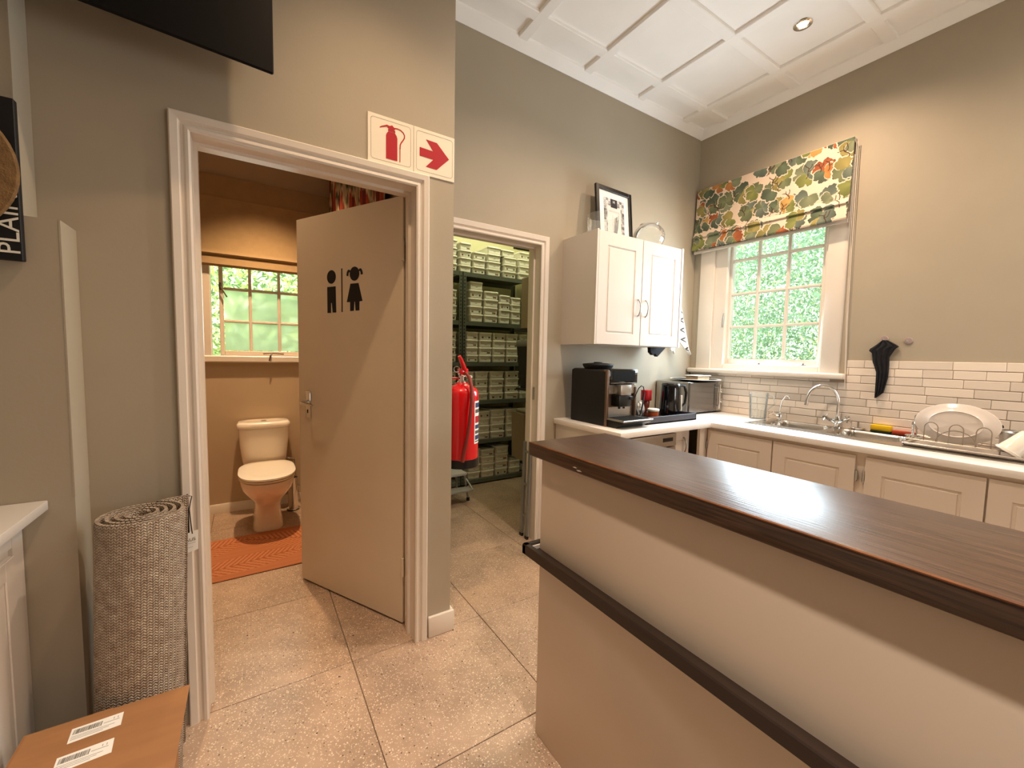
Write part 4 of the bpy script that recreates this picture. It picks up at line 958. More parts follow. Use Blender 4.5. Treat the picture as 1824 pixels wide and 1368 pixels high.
sp_ = thing('saucepan', 'small steel pan behind the plate and beaker in the rack', 'saucepan', (3.30, .355, .905))
part('pan_body', mb, 'steelm', sp_)
mb = MB(); mb.tube([(3.27, .43, .975), (3.25, .455, .985), (3.24, .45, 1.005), (3.255, .42, 1.012)], .008, 8); part('loop_handle', mb, 'black', sp_)
mb = MB(); mb.tube([(3.24, .30, .98), (3.22, .29, 1.015), (3.215, .255, 1.045), (3.21, .17, 1.065)], [.009, .011, .010, .008], 8); part('long_handle', mb, 'steelm', sp_)

# hooks and cloth on the window wall
def hook(y, z, lab):
    t = thing('wall_hook', lab, 'hook', (XR, y, z))
    part('disc', MB().lathe([(.021, 0), (.022, .004), (.020, .007), (.001, .008)], (XR, y, z), 24, 'x') if False else MB().lathe([(.021, .0005), (.022, -.004), (.019, -.007), (.001, -.008)], (XR, y, z), 24, 'x'), mat('lilac_plastic', 'a08d88', .3), t)
    part('peg', MB().tube([(XR - .007, y, z - .004), (XR - .022, y, z - .010), (XR - .028, y, z + .001)], .0045, 8), 'clear', t); return t
hook(.966, 1.476, 'small round adhesive hook holding the black cloth')
hook(.8504, 1.463, 'small round empty adhesive hook right of the black cloth')
rows = [(1.468, .948, .972), (1.455, .925, .985), (1.441, .905, .998), (1.428, .889, 1.012), (1.415, .905, 1.028), (1.402, .912, 1.033), (1.385, .920, 1.016), (1.36, .931, 1.0125), (1.33, .930, 1.009), (1.30, .929, .998), (1.265, .929, .987), (1.23, .930, .9855), (1.19, .936, .985), (1.16, .941, .9845), (1.135, .946, .984), (1.115, .966, .9838), (1.099, .980, .983)]
mb = MB(); rg = []
for i, (z, a, b) in enumerate(rows):
    n_ = 20; w2_ = b - a; base = .018 + .010 * math.sin(min(1, i / 6) * PI / 2)
    front = [(XR - base - .010 * math.sin(PI * k / n_) - .0045 * math.sin(k * 1.15 + .18 * i), a + w2_ * k / n_, z) for k in range(n_ + 1)]
    backp = [(XR - .010, a + w2_ * k / n_, z) for k in range(n_, -1, -1)]
    rg.append(front + backp)
mb.loft(rg); single('black_cloth', mb, 'cloth', 'black cloth hanging from a hook over the wall tiles', 'cloth', (XR - .02, .97, 1.099), smooth=60)

# towel and mitt beside the wall cabinet
tw = thing('tea_towel', 'white tea towel with a black zigzag hanging right of the wall cabinet', 'tea towel', (3.12, 2.2, 1.37))
def towcol(u, v):
    c = np.tile(LIN('efe9e2'), (len(u), 1)); vv = v * 5.0
    tri = np.abs((vv % 1) - .5) * 2; ctr = .25 + .55 * tri
    c[(np.abs(u - ctr) < .07) & (v > .12) & (v < .93)] = LIN('2a2a2c'); c[(u > ctr + .09) & (u < .95) & (v > .25) & (v < .85)] = LIN('cfc6c0')
    return c
def towpos(u, v):
    xl = np.interp(v, [0, .62, .78, 1], [3.035, 3.060, 3.085, 3.205]); xr = np.interp(v, [0, .3, .7, 1], [3.062, 3.125, 3.185, 3.232])
    return np.stack([xl + (xr - xl) * u, 2.205 + .014 * np.sin(u * 9), 1.775 - v * .405 - .012 * u], 1)
grid_obj('towel_cloth', towpos, 40, 150, towcol, M['paperprint'], tw, ORG[tw], closed_back=(0, .004, 0))
part('hook', MB().tube([(3.045, YB - .001, 1.80), (3.045, 2.235, 1.795), (3.048, 2.215, 1.785), (3.048, 2.207, 1.765)], .005, 8), 'steelm', tw)
mb = MB(); mb.prism([(2.665, 1.46), (2.86, 1.46), (2.865, 1.408), (2.773, 1.338), (2.745, 1.362), (2.722, 1.350), (2.690, 1.372), (2.685, 1.404)], .03, 'xz', 2.19)
om = thing('oven_mitt', 'black oven mitt hanging half hidden below the wall cabinet', 'oven mitt', (2.76, 2.205, 1.338)); part('glove', mb, 'cloth', om)
part('hanging_loop', MB().tube([(2.76, YB - .001, 1.60), (2.76, 2.24, 1.59), (2.76, 2.205, 1.58), (2.76, 2.205, 1.45)], .004, 6), 'cord', om)
mb = MB(); mb.prism([(2.955, 1.44), (3.005, 1.44), (3.0, 1.402), (3.004, 1.365), (2.992, 1.382), (2.982, 1.395), (2.968, 1.385), (2.955, 1.395)], .012, 'xz', 2.20)
rg_ = thing('dish_rag', 'small light rag tip showing under the right end of the wall cabinet', 'cloth', (2.98, 2.206, 1.365)); part('cloth_tip', mb, 'cord', rg_)
part('hanging_loop', MB().tube([(2.98, YB - .001, 1.56), (2.98, 2.22, 1.555), (2.98, 2.206, 1.54), (2.98, 2.206, 1.43)], .003, 6), 'cord', rg_)

# ------------------------------------------------------------ on the wall cabinet
pf = thing('framed_certificate', 'black framed black-and-white printed sheet standing on the wall cabinet', 'picture frame', (2.27, 2.24, 2.1465))
# leaning slightly: local frame
o_ = Vector((2.085, 2.205, 2.1465)); lean = math.radians(7); FW, FH = .362, .418
Tf = Matrix.Translation(o_) @ Matrix.Rotation(-lean, 4, 'X') @ Matrix.Rotation(math.radians(1.5), 4, 'Y')
mb = MB(); mb.T = Tf
fw = .030
mb.rbox((0, -.012, 0), (fw, .008, FH), .002, 1); mb.rbox((FW - fw, -.012, 0), (FW, .008, FH), .002, 1); mb.rbox((fw, -.0115, FH - fw), (FW - fw, .007, FH), .002, 1); mb.rbox((fw, -.0115, 0), (FW - fw, .007, fw), .002, 1); part('frame', mb, 'black', pf)
mb = MB(); mb.T = Tf; mb.box((fw - .004, -.001, fw - .004), (FW - fw + .004, .004, FH - fw + .004)); part('mount', mb, 'label', pf)
def cert(u, v):
    c = np.tile(LIN('d9d7d2'), (len(u), 1)); r = np.random.default_rng(4)
    gx = (u * 9).astype(int); gy = (v * 13).astype(int); tone = r.random((14, 20))[np.clip(gy, 0, 13), np.clip(gx, 0, 19)]
    fine = r.random((60, 60))[np.clip((v * 52).astype(int), 0, 59), np.clip((u * 36).astype(int), 0, 59)]
    collage = (.12 + .55 * tone ** 1.5 + .25 * (fine - .5))[:, None].clip(.03, .85) * np.array([1, .99, .96])
    border = (u < .17) | (u > .83) | (v < .20) | (v > .95)
    c[border] = collage[border]
    blk = (u > .34) & (u < .66) & (v < .235); c[blk] = LIN('26262a')
    for k, (a, b, y_) in enumerate([(.27, .75, .33), (.25, .78, .355), (.45, .66, .50), (.45, .74, .62), (.47, .72, .76), (.46, .6, .88)]): c[(u > a) & (u < b) & (np.abs(v - y_) < .006) & (np.sin(u * 210) > -.4)] = LIN('76767a')
    c[(np.abs(u - .42) < .006) & (v > .44) & (v < .9)] = LIN('66666a')
    return c
def certpos(u, v):
    P = np.stack([.078 + .206 * u, np.full_like(u, -.0018), FH - .078 - .27 * v], 1); R_ = np.array(Tf.to_3x3()); return P @ R_.T + np.array(Tf.translation)
sh_ = grid_obj('printed_sheet', certpos, 110, 150, cert, M['paperprint'], pf, ORG[pf])
mb = MB(); text_mb(mb, 'H', .03, Tf @ frameT((.181, -.0024, FH - .099), (1, 0, 0), (0, 0, 1)), .0002); text_mb(mb, 'HOUSE', .009, Tf @ frameT((.181, -.0024, FH - .124), (1, 0, 0), (0, 0, 1)), .0002) if False else None; part('lettering', mb, 'label', sh_, smooth=0)
fb = thing('glass_fishbowl', 'round clear glass bowl on top of the wall cabinet', 'glass bowl', (2.585, 2.17, 2.1465))
prof = [(.05, .0)] + [(.118 * math.cos(a), .098 + .105 * math.sin(a)) for a in np.linspace(-1.12, .98, 16)] + [(.072, .190)]
mb = MB(); part('vessel', glassy(mb, prof, (2.585, 2.17, 2.1465), 40, .0025), 'clear', fb)
vs = thing('glass_vase', 'shallow clear glass dish at the left end of the wall cabinet top', 'glass dish', (2.035, 2.13, 2.1465))
mb = MB(); part('vessel', glassy(mb, [(.085, 0), (.098, .01), (.103, .05), (.105, .135)], (2.035, 2.10, 2.1465), 40, .0025), 'clear', vs)

# ------------------------------------------------------------ signs
sg1 = thing('extinguisher_sign', 'white safety sign with red extinguisher and red arrow by the wall corner', 'sign', (.595, YT, 2.095))
part('board', MB().rbox((.4115, YT - .004, 2.0925), (XC - .001, YT, 2.2825), .001, 1), 'signw', sg1)
mb = MB(); mb.box((.5995, YT - .0046, 2.0935), (.6007, YT - .0038, 2.2815)); part('board_joint', mb, 'grout', sg1)
def rr_outline(mb, x0, x1, z0, z1, r=.012, w_=.0009):
    P = []
    for cx, cz, a0 in ((x1 - r, z1 - r, 0), (x0 + r, z1 - r, PI / 2), (x0 + r, z0 + r, PI), (x1 - r, z0 + r, 1.5 * PI)):
        for k in range(6): a = a0 + k * PI / 10; P.append((cx + r * math.cos(a), cz + r * math.sin(a), math.cos(a), math.sin(a)))
    n = mb.addv([(x, YT - .0045, z) for x, z, _, _ in P] + [(x - c * w_, YT - .0045, z - s_ * w_) for x, z, c, s_ in P]); k = len(P)
    for j in range(k): mb.addf([(n + j, n + (j + 1) % k, n + k + (j + 1) % k, n + k + j)])
mb = MB(); rr_outline(mb, .4235, .5875, 2.1068, 2.2690); rr_outline(mb, .6115, .7775, 2.1068, 2.2690); part('border_line', mb, 'print', sg1, smooth=0)
mb = MB(); e_ = YT - .0050
mb.prism([(.484, 2.119), (.5304, 2.119), (.5304, 2.2086), (.5270, 2.219), (.5200, 2.227), (.4930, 2.227), (.4870, 2.219), (.484, 2.210)], .0012, 'xz', e_)
mb.prism([(.4925, 2.2285), (.5215, 2.2285), (.5215, 2.2365), (.4925, 2.2365)], .0012, 'xz', e_)
mb.prism([(.4975, 2.2375), (.5185, 2.2375), (.5215, 2.2445), (.5090, 2.2555), (.4990, 2.2500), (.4880, 2.2520), (.4700, 2.2430), (.4590, 2.2360), (.4585, 2.2320), (.4690, 2.2370), (.4870, 2.2440)], .0012, 'xz', e_)
def ribbon(mb, pts, w_, at, th=.0012):
    L_, R_ = [], []
    for i, p in enumerate(pts):
        a = pts[max(i - 1, 0)]; b = pts[min(i + 1, len(pts) - 1)]; dx, dz = b[0] - a[0], b[1] - a[1]; l = math.hypot(dx, dz); L_.append((p[0] - dz / l * w_, p[1] + dx / l * w_)); R_.append((p[0] + dz / l * w_, p[1] - dx / l * w_))
    for i in range(len(pts) - 1): mb.prism([L_[i], L_[i + 1], R_[i + 1], R_[i]], th, 'xz', at)
ribbon(mb, [(.519, 2.2465), (.532, 2.2480), (.545, 2.2455), (.555, 2.2390), (.5605, 2.2300), (.5600, 2.2190), (.554, 2.2080), (.547, 2.1980), (.5425, 2.1870), (.5415, 2.1700)], .0022, e_)
ribbon(mb, [(.5415, 2.172), (.5412, 2.118)], .0016, e_)
part('extinguisher_symbol', mb, 'red', sg1, smooth=0)
mb = MB(); mb.prism([(.6260, 2.2031), (.6868, 2.2005), (.6545, 2.2415), (.7035, 2.2400), (.7605, 2.1849), (.7029, 2.1270), (.6537, 2.1289), (.6871, 2.1658), (.6260, 2.1677)], .0012, 'xz', e_); part('arrow_symbol', mb, 'red', sg1, smooth=0)

# television on an arm
tv = thing('television', 'black flat television seen from below above the toilet doorway', 'television', (.0824, 1.60, 2.2163), math.radians(6.19))
part('screen', MB().rbox((-1.12, 0, 0), (0, .012, .63), .004, 1), 'tvm', tv, local=True)
part('back_housing', MB().rbox((-1.05, .010, .04), (-.07, .035, .58), .01, 1), 'black', tv, local=True)
part('wall_bracket', MB().rbox((-.46, .030, .22), (-.26, .150, .42), .004, 1), 'blackm', tv, local=True)

# ------------------------------------------------------------ fire extinguisher
ex = thing('fire_extinguisher', 'red fire extinguisher hanging on the wall return beside the store doorway', 'fire extinguisher', (.902, 1.90, .755))
ec = (.902, 1.90, 0)
mb = MB(); mb.lathe([(.001, .775), (.075, .775), (.088, .785), (.088, 1.115), (.086, 1.135), (.078, 1.152), (.060, 1.166), (.035, 1.176), (.030, 1.184), (.018, 1.186)], ec, 40); part('cylinder', mb, 'extred', ex)
mb = MB(); mb.lathe([(.080, .757), (.089, .760), (.090, .802), (.0885, .803)], ec, 40, cap=True); part('foot_ring', mb, 'black', ex)
mb = MB(); mb.lathe([(.022, 1.184), (.022, 1.192), (.014, 1.195), (.014, 1.222), (.020, 1.226), (.020, 1.236), (.012, 1.240)], ec, 20); mb.tube([(ec[0] - .025, 1.88, 1.228), (ec[0] + .03, 1.88, 1.215)], .006, 8); mb.lathe([(.010, 0), (.010, .01)], (ec[0] + .035, 1.88, 1.212), 12, 'x'); part('valve', mb, 'chrome', ex)
mb = MB(); mb.tube([(ec[0] + .015, 1.885, 1.232), (ec[0] - .002, 1.872, 1.262), (ec[0] - .022, 1.862, 1.298), (ec[0] - .034, 1.858, 1.318)], [.012, .012, .010, .008], 10); mb.rbox((ec[0] - .022, 1.87, 1.225), (ec[0] + .025, 1.91, 1.256), .006, 2); part('squeeze_handle', mb, 'extred', ex)
mb = MB(); mb.tube([(ec[0] - .042 + .016 * math.cos(a), 1.868, 1.252 + .014 * math.sin(a)) for a in np.linspace(0, 2 * PI, 17)], .0016, 6); part('safety_pin', mb, 'steelm', ex)
hp_ = [(.018, .02, 1.236), (.040, .050, 1.212), (.050, .080, 1.16), (.050, .094, 1.09), (.042, .099, 1.0), (.028, .100, .91), (.014, .100, .84), (.008, .100, .80)]
mb = MB(); mb.tube([(ec[0] + a_ * .845 - b_ * .43, ec[1] - a_ * .534 - b_ * .90, z_) for a_, b_, z_ in hp_], [.0075, .0085, .009, .009, .009, .009, .0095, .0095], 10); part('hose', mb, 'hose', ex)
# curved label wrapped round the cylinder
def arc_patch(mb, a0, a1, z0, z1, r, n=8):
    P = [(ec[0] + r * math.cos(a0 + (a1 - a0) * k / n), ec[1] + r * math.sin(a0 + (a1 - a0) * k / n)) for k in range(n + 1)]
    q = mb.addv([(x, y, z0) for x, y in P] + [(x, y, z1) for x, y in P])
    for k in range(n): mb.addf([(q + k, q + k + 1, q + n + 2 + k, q + n + 1 + k)])
mb = MB(); la0, la1 = math.radians(-67), math.radians(30); arc_patch(mb, la0, la1, .880, 1.095, .0886, 14); lb = part('label', mb, 'label', ex)
mb = MB()
M['blue'] = mat('label_blue', '2f3c66', .5)
for k, (z, h_, m_) in enumerate([(1.062, .024, 1), (1.035, .018, 0), (.985, .034, 2), (.955, .020, 1), (.93, .016, 0), (.90, .022, 1), (.888, .006, 0)]):
    mb.m = m_; arc_patch(mb, la0 + .06, la1 - .3, z, z + h_, .0890, 10)
part('label_print', mb, ['print', 'blue', 'red'], lb)
mb = MB(); mb.rbox((XC, 1.875, 1.10), (XC + .018, 1.925, 1.22), .002, 1); mb.tube([(XC + .015, 1.9, 1.21), (ec[0] - .012, 1.9, 1.205)], .005, 8); mb.box((XC, 1.89, .80), (ec[0] - .086, 1.91, .83)); part('wall_bracket', mb, 'extred', ex)

# ------------------------------------------------------------ toilet
def sup(cx, y0, y1, w_, z, n=36, p=2.6, flat=0.):
    cy = (y0 + y1) / 2; hy = (y1 - y0) / 2; out = []
    for k in range(n):
        a = 2 * PI * k / n; c, s_ = math.cos(a), math.sin(a); e = 2 / (p + (flat if s_ > 0 else 0))
        out.append((cx + w_ / 2 * math.copysign(abs(c) ** e, c), cy + hy * math.copysign(abs(s_) ** e, s_), z))
    return out
tl = thing('toilet', 'white close-coupled toilet with lid down against the back wall', 'toilet', (.085, 3.6, 0))
cx = .088
mb = MB(); mb.loft([sup(cx, 3.445, 3.94, .205, 0, p=4), sup(cx, 3.45, 3.94, .200, .02, p=4), sup(cx, 3.48, 3.93, .180, .10, p=3.5), sup(cx, 3.46, 3.92, .180, .17, p=3), sup(cx, 3.42, 3.90, .205, .215, p=2.6), sup(cx, 3.34, 3.85, .280, .27, p=2.3), sup(cx, 3.27, 3.82, .335, .33, p=2.3), sup(cx, 3.245, 3.80, .352, .385, p=2.3), sup(cx, 3.243, 3.80, .356, .402, p=2.3), sup(cx, 3.27, 3.79, .31, .408, p=2.3)])
part('bowl', mb, 'porcelain', tl, smooth=60)
mb = MB(); mb.loft([sup(cx, 3.243, 3.775, .352, .410, p=2.3, flat=1.5), sup(cx, 3.235, 3.775, .366, .414, p=2.3, flat=1.5), sup(cx, 3.235, 3.775, .366, .422, p=2.3, flat=1.5), sup(cx, 3.245, 3.775, .352, .4245, p=2.3, flat=1.5)]); st = part('seat', mb, 'seat', tl, smooth=60)
mb = MB(); mb.loft([sup(cx, 3.238, 3.772, .362, .427, p=2.3, flat=1.5), sup(cx, 3.230, 3.775, .370, .431, p=2.3, flat=1.5), sup(cx, 3.232, 3.775, .368, .442, p=2.3, flat=1.5), sup(cx, 3.25, 3.77, .34, .4475, p=2.3, flat=1.5), sup(cx, 3.31, 3.74, .26, .4455, p=2.3, flat=1.5)]); part('seat_lid', mb, 'seat', tl, smooth=60)
cx = .080
mb = MB(); mb.loft([sup(cx, 3.82, 4.0, .295, .405, p=5), sup(cx, 3.81, 4.003, .312, .45, p=5), sup(cx, 3.80, 4.003, .340, .58, p=5), sup(cx, 3.795, 4.003, .354, .704, p=5)]); part('cistern', mb, 'porcelain', tl, smooth=50)
mb = MB(); mb.loft([sup(cx, 3.788, 4.005, .366, .707, p=5), sup(cx, 3.785, 4.005, .370, .712, p=5), sup(cx, 3.785, 4.005, .370, .742, p=5), sup(cx, 3.80, 4.0, .345, .754, p=4.5), sup(cx, 3.83, 3.99, .26, .7515, p=4)]); cl = part('cistern_lid', mb, 'porcelain', tl, smooth=60)
part('flush_button', MB().lathe([(.020, 0), (.020, .008), (.012, .010), (.001, .010)], (cx, 3.885, .751), 20), 'chrome', cl)
mb = MB(); mb.tube([(.24, 3.95, .42), (.30, 3.96, .40), (.312, 3.965, .30), (.312, 3.985, .16), (.312, 4.01, .15)], .006, 8); mb.lathe([(.012, 0), (.012, .02)], (.318, 3.985, .15), 10, 'x'); part('supply_pipe', mb, 'chrome', tl)
br = thing('toilet_brush_holder', 'chrome toilet brush holder on the floor right of the toilet', 'toilet brush', (.275, 3.825, 0))
part('holder', MB().lathe([(.042, 0), (.044, .004), (.044, .008), (.036, .012), (.036, .27), (.038, .275), (.034, .275)], (.275, 3.825, 0), 28), 'chrome', br)
part('base_ring', MB().lathe([(.046, 0), (.047, .006), (.040, .010)], (.275, 3.825, 0), 28), 'black', br)
part('handle', MB().lathe([(.034, .27), (.036, .278), (.012, .284), (.006, .29), (.006, .36), (.009, .365), (.001, .372)], (.275, 3.825, 0), 20), 'black', br)

# bath mat
def matcol(u, v):
    x = u * 1.15; y = v * .63; c = np.tile(LIN('c07a50'), (len(u), 1))
    # big leaf shapes with ribs
    for (lx, ly, a, ln, wd) in [(.34, .45, .32, .33, .13), (.92, .40, 2.75, .34, .13), (.62, .17, .15, .36, .11), (.12, .14, .5, .22, .1), (1.08, .12, 2.6, .22, .1)]:
        dx = x - lx; dy = y - ly; s_ = dx * math.cos(a) + dy * math.sin(a); t = -dx * math.sin(a) + dy * math.cos(a)
        ins = (np.abs(t) < wd * np.clip(1 - (s_ / ln) ** 2, 0, 1)) & (np.abs(s_) < ln)
        rib = np.sin((s_ - np.abs(t) * .8) * 2 * PI / .034) > .35
        c[ins] = LIN('c98458'); c[ins & rib] = LIN('a9603a'); c[ins & (np.abs(t) < .004)] = LIN('a05a36')
    st = (np.sin(y * 2 * PI / .018) > .5); base = (c == LIN('c07a50')).all(1); c[base & st] = LIN('b26c44')
    return c
bm_ = thing('bath_mat', 'terracotta bath mat with a leaf pattern in front of the toilet', 'bath mat', (.05, 3.1, 0))
def matpos(u, v):
    h = .010 - .006 * np.clip(1 - np.minimum(np.minimum(u, 1 - u) * 1.15, np.minimum(v, 1 - v) * .63) / .012, 0, 1)
    x = u * 1.15; y = v * .63; h = h + .0012 * np.sin(y * 2 * PI / .018)
    return np.stack([-.66 + 1.15 * u, 2.787 + .625 * v + .018 * u * 1.15, h], 1)
grid_obj('mat_pile', matpos, 260, 150, matcol, M['orange'], bm_, ORG[bm_], closed_back=None)
part('backing', MB().box((-.66, 2.80, .0005), (.49, 3.40, .003)), 'orange', bm_)

# ------------------------------------------------------------ rolled rug
rug = thing('rolled_rug', 'tall rolled woven jute rug standing left of the toilet doorway', 'rug', (-.29, 1.57, 0))
def spiral(r0, r1, turns, n, cx, cy, a_end):
    P = []
    for k in range(n + 1):
        t = k / n; a = a_end - (1 - t) * turns * 2 * PI; r = r0 + (r1 - r0) * t; P.append((cx + r * math.cos(a), cy + r * math.sin(a)))
    return P
RC = (-.283, 1.566)
sp2 = spiral(.020, .102, 4.2, 170, RC[0], RC[1], math.radians(75))
sp2 += [(RC[0] + .055, RC[1] + .112), (RC[0] + .082, RC[1] + .118), (RC[0] + .100, RC[1] + .120)]
S2 = np.array(sp2); tg = np.gradient(S2, axis=0); tg /= np.linalg.norm(tg, axis=1)[:, None]; nr = np.stack([tg[:, 1], -tg[:, 0]], 1)
TH = .0062; arc = np.concatenate([[0], np.cumsum(np.linalg.norm(np.diff(S2, axis=0), axis=1))])
lv = [0.004, .25, .5, .75, .838, .848]
verts = []; faces = []; uvs = {}
def lean_(x, y, z): k = (1 - z / .85); return (x - .030 * k, y + .0 * k, z)
nS = len(S2); secs = []
for zi, z in enumerate(lv):
    top = .6 if zi == len(lv) - 1 else 1.0
    for sd in (1, -1):
        for i in range(nS):
            p = S2[i] + nr[i] * TH * sd * top; verts.append(lean_(p[0], p[1], z)); secs.append((arc[i] + (0 if sd > 0 else .003), z))
idx = lambda zi, sd, i: zi * 2 * nS + (0 if sd > 0 else nS) + i
for zi in range(len(lv) - 1):
    for i in range(nS - 1):
        faces.append((idx(zi, 1, i), idx(zi, 1, i + 1), idx(zi + 1, 1, i + 1), idx(zi + 1, 1, i))); faces.append((idx(zi, -1, i + 1), idx(zi, -1, i), idx(zi + 1, -1, i), idx(zi + 1, -1, i + 1)))
    for i in (0, nS - 1): faces.append((idx(zi, 1, i), idx(zi, -1, i), idx(zi + 1, -1, i), idx(zi + 1, 1, i)))
zt_ = len(lv) - 1
for i in range(nS - 1): faces.append((idx(zt_, 1, i), idx(zt_, 1, i + 1), idx(zt_, -1, i + 1), idx(zt_, -1, i)))
me = bpy.data.meshes.new('woven_roll'); b0 = Vector((-.29, 1.57, 0)); me.from_pydata([tuple(Vector(v) - b0) for v in verts], [], faces)
uvl = me.uv_layers.new(name='UVMap'); lu = np.array([secs[l.vertex_index] for l in me.loops], np.float32); uvl.data.foreach_set('uv', lu.ravel())
bm = bmesh.new(); bm.from_mesh(me); bmesh.ops.recalc_face_normals(bm, faces=bm.faces); bm.to_mesh(me); bm.free()
me.materials.append(M['jute']); me.polygons.foreach_set('use_smooth', [True] * len(me.polygons)); me.set_sharp_from_angle(angle=math.radians(50))
o = bpy.data.objects.new('woven_roll', me); C.objects.link(o); o.parent = rug
mb = MB(); xx, yy = RC[0] + .097, RC[1] + .121
mb.tube([(xx, yy, .845), (xx + .012, yy, .842), (xx + .004, yy - .002, .80), (xx + .010, yy, .715)], .0016, 6); mb.box((xx - .002, yy - .001, .72), (xx + .003, yy + .003, .85)); part('tag_string', mb, 'black', rug)
tgp = [(-.205, 1.716, .7093), (-.1635, 1.722, .7130), (-.1650, 1.722, .6455), (-.207, 1.716, .6376)]
mb = MB(); q = mb.addv(tgp + [(x, y + .0012, z) for x, y, z in tgp]); mb.addf([(q, q + 1, q + 2, q + 3), (q + 7, q + 6, q + 5, q + 4)] + [(q + j, q + (j + 1) % 4, q + 4 + (j + 1) % 4, q + 4 + j) for j in range(4)])
tgo = part('price_tag', mb, 'label', rug, smooth=0)
mb = MB(); Tt = frameT((-.1845, 1.7178, .683), (1, .15, .10), (0, 0, 1)); text_mb(mb, 'AUS', .0155, Tt, .0002)
mb.T = Tt; mb.box((-.018, -.0115, 0), (.014, -.0109, .0004)); mb.box((-.016, -.0255, 0), (.006, -.0249, .0004)); mb.T = None; part('tag_print', mb, 'print', tgo, smooth=0)

# ------------------------------------------------------------ carton on the floor
cb = thing('cardboard_carton', 'brown cardboard carton with two barcode labels on the floor by the rug', 'carton', (-.33, 1.2, 0))
mb = MB(); Q = [(-.4955, 1.449), (-.1995, 1.4415), (-.158, 1.02), (-.4955, 1.02)]
Hc = .36
n = mb.addv([(x, y, 0.001) for x, y in Q] + [(x, y, Hc) for x, y in Q]); mb.addf([(n, n + 1, n + 2, n + 3), (n + 4, n + 5, n + 6, n + 7)] + [(n + j, n + (j + 1) % 4, n + 4 + (j + 1) % 4, n + 4 + j) for j in range(4)]); part('box', mb, 'card', cb, smooth=0)
mb = MB(); mb.box((-.49, 1.02, Hc), (-.330, 1.445, Hc + .0025)); part('flap', mb, 'card', cb, smooth=0)
mb = MB(); mb.box((-.3299, 1.02, Hc), (-.168, 1.438, Hc + .0025)); part('flap', mb, 'card', cb, smooth=0)
for (P) in ([(-.4005, 1.410), (-.3039, 1.4124), (-.3008, 1.3653), (-.3971, 1.3606)], [(-.4033, 1.3234), (-.3047, 1.3261), (-.3005, 1.279), (-.3999, 1.2740)]):
    mb = MB(); n = mb.addv([(x, y, Hc + .0028) for x, y in P] + [(x, y, Hc + .0032) for x, y in P]); mb.addf([(n + 4, n + 5, n + 6, n + 7)] + [(n + j, n + (j + 1) % 4, n + 4 + (j + 1) % 4, n + 4 + j) for j in range(4)])
    lb = part('shipping_label', mb, 'label', cb, smooth=0)
    mb = MB(); x0, y0 = P[0]; rr_ = random.Random(2); x = x0 + .006
    while x < x0 + .058: w_ = rr_.choice([.0006, .001, .0016]); mb.box((x, y0 - .023, Hc + .0033), (x + w_, y0 - .007, Hc + .0035)); x += w_ + rr_.choice([.0006, .0012])
    for q_ in range(3): mb.box((x0 + .006, y0 - .030 - q_ * .005, Hc + .0033), (x0 + .085 - q_ * .01, y0 - .0292 - q_ * .005, Hc + .0035))
    mb.box((x0 + .062, y0 - .018, Hc + .0033), (x0 + .092, y0 - .017, Hc + .0035))
    text_mb(mb, '1 1', .010, frameT((x0 + .084, y0 - .010, Hc + .0034), (1, 0, 0), (0, 1, 0)), .0001)
    part('barcode_print', mb, 'print', lb, smooth=0)

# ------------------------------------------------------------ left counter, sign, hat
lc = thing('side_cabinet', 'white cabinet with a framed door at the lower left edge', 'cabinet', (-.85, 1.0, 0))
part('cabinet_body', MB().box((-1.15, .2, .0), (-.545, 1.634, .872)), 'white', lc)
mb = MB(); mb.box((-.545, .2, .80), (-.538, 1.634, .872)); mb.box((-.545, 1.575, 0), (-.537, 1.634, .872)); mb.box((-.545, 1.0, .03), (-.537, 1.05, .80)); mb.box((-.545, 1.05, .03), (-.538, 1.575, .09)); part('face_frame', mb, 'white', lc)
mb = MB(); mb.rbox((-.544, 1.07, .10), (-.532, 1.560, .785), .003, 1); dr = part('cabinet_door', mb, 'white', lc)
mb = MB(); mb.rbox((-.533, 1.07, .10), (-.528, 1.12, .785), .002, 1); mb.rbox((-.533, 1.51, .10), (-.528, 1.56, .785), .002, 1); mb.rbox((-.533, 1.07, .10), (-.5285, 1.56, .15), .002, 1); mb.rbox((-.533, 1.07, .735), (-.5285, 1.56, .785), .002, 1); part('door_frame', mb, 'white', dr)
single('cabinet_top', MB().rbox((-1.2, .2, .873), (-.485, 1.6355, .9), .003, 2), 'white', 'white worktop slab on the cabinet at the lower left edge', 'worktop', (-.8, 1.0, .873))
bs = thing('hanging_name_board', 'narrow black board lettered PLAIN hanging on the wall at the left edge', 'sign', (-.6, 1.62, 1.55))
part('board', MB().rbox((-.86, 1.615, 1.548), (-.4975, 1.634, 1.955), .002, 1), 'ink', bs)
mb = MB(); text_mb(mb, 'PLAIN', .058, frameT((-.519, 1.6142, 1.562), (0, 0, 1), (-1, 0, 0)), .0004, 'LEFT'); part('lettering', mb, 'lid', bs, smooth=0)
ht = thing('felt_hat', 'brown felt hat hanging over the black board at the left edge', 'hat', (-.66, 1.57, 1.63))
hp = (-.672, 1.600, 1.765)
part('brim', MB().lathe([(.001, .010), (.08, .010), (.178, .004), (.183, .0), (.178, -.004), (.08, .004)], hp, 48, '-y'), 'felt', ht)
part('crown', MB().lathe([(.09, .004), (.085, .03), (.078, .08), (.06, .10), (.001, .104)], hp, 40, '-y'), 'felt', ht)

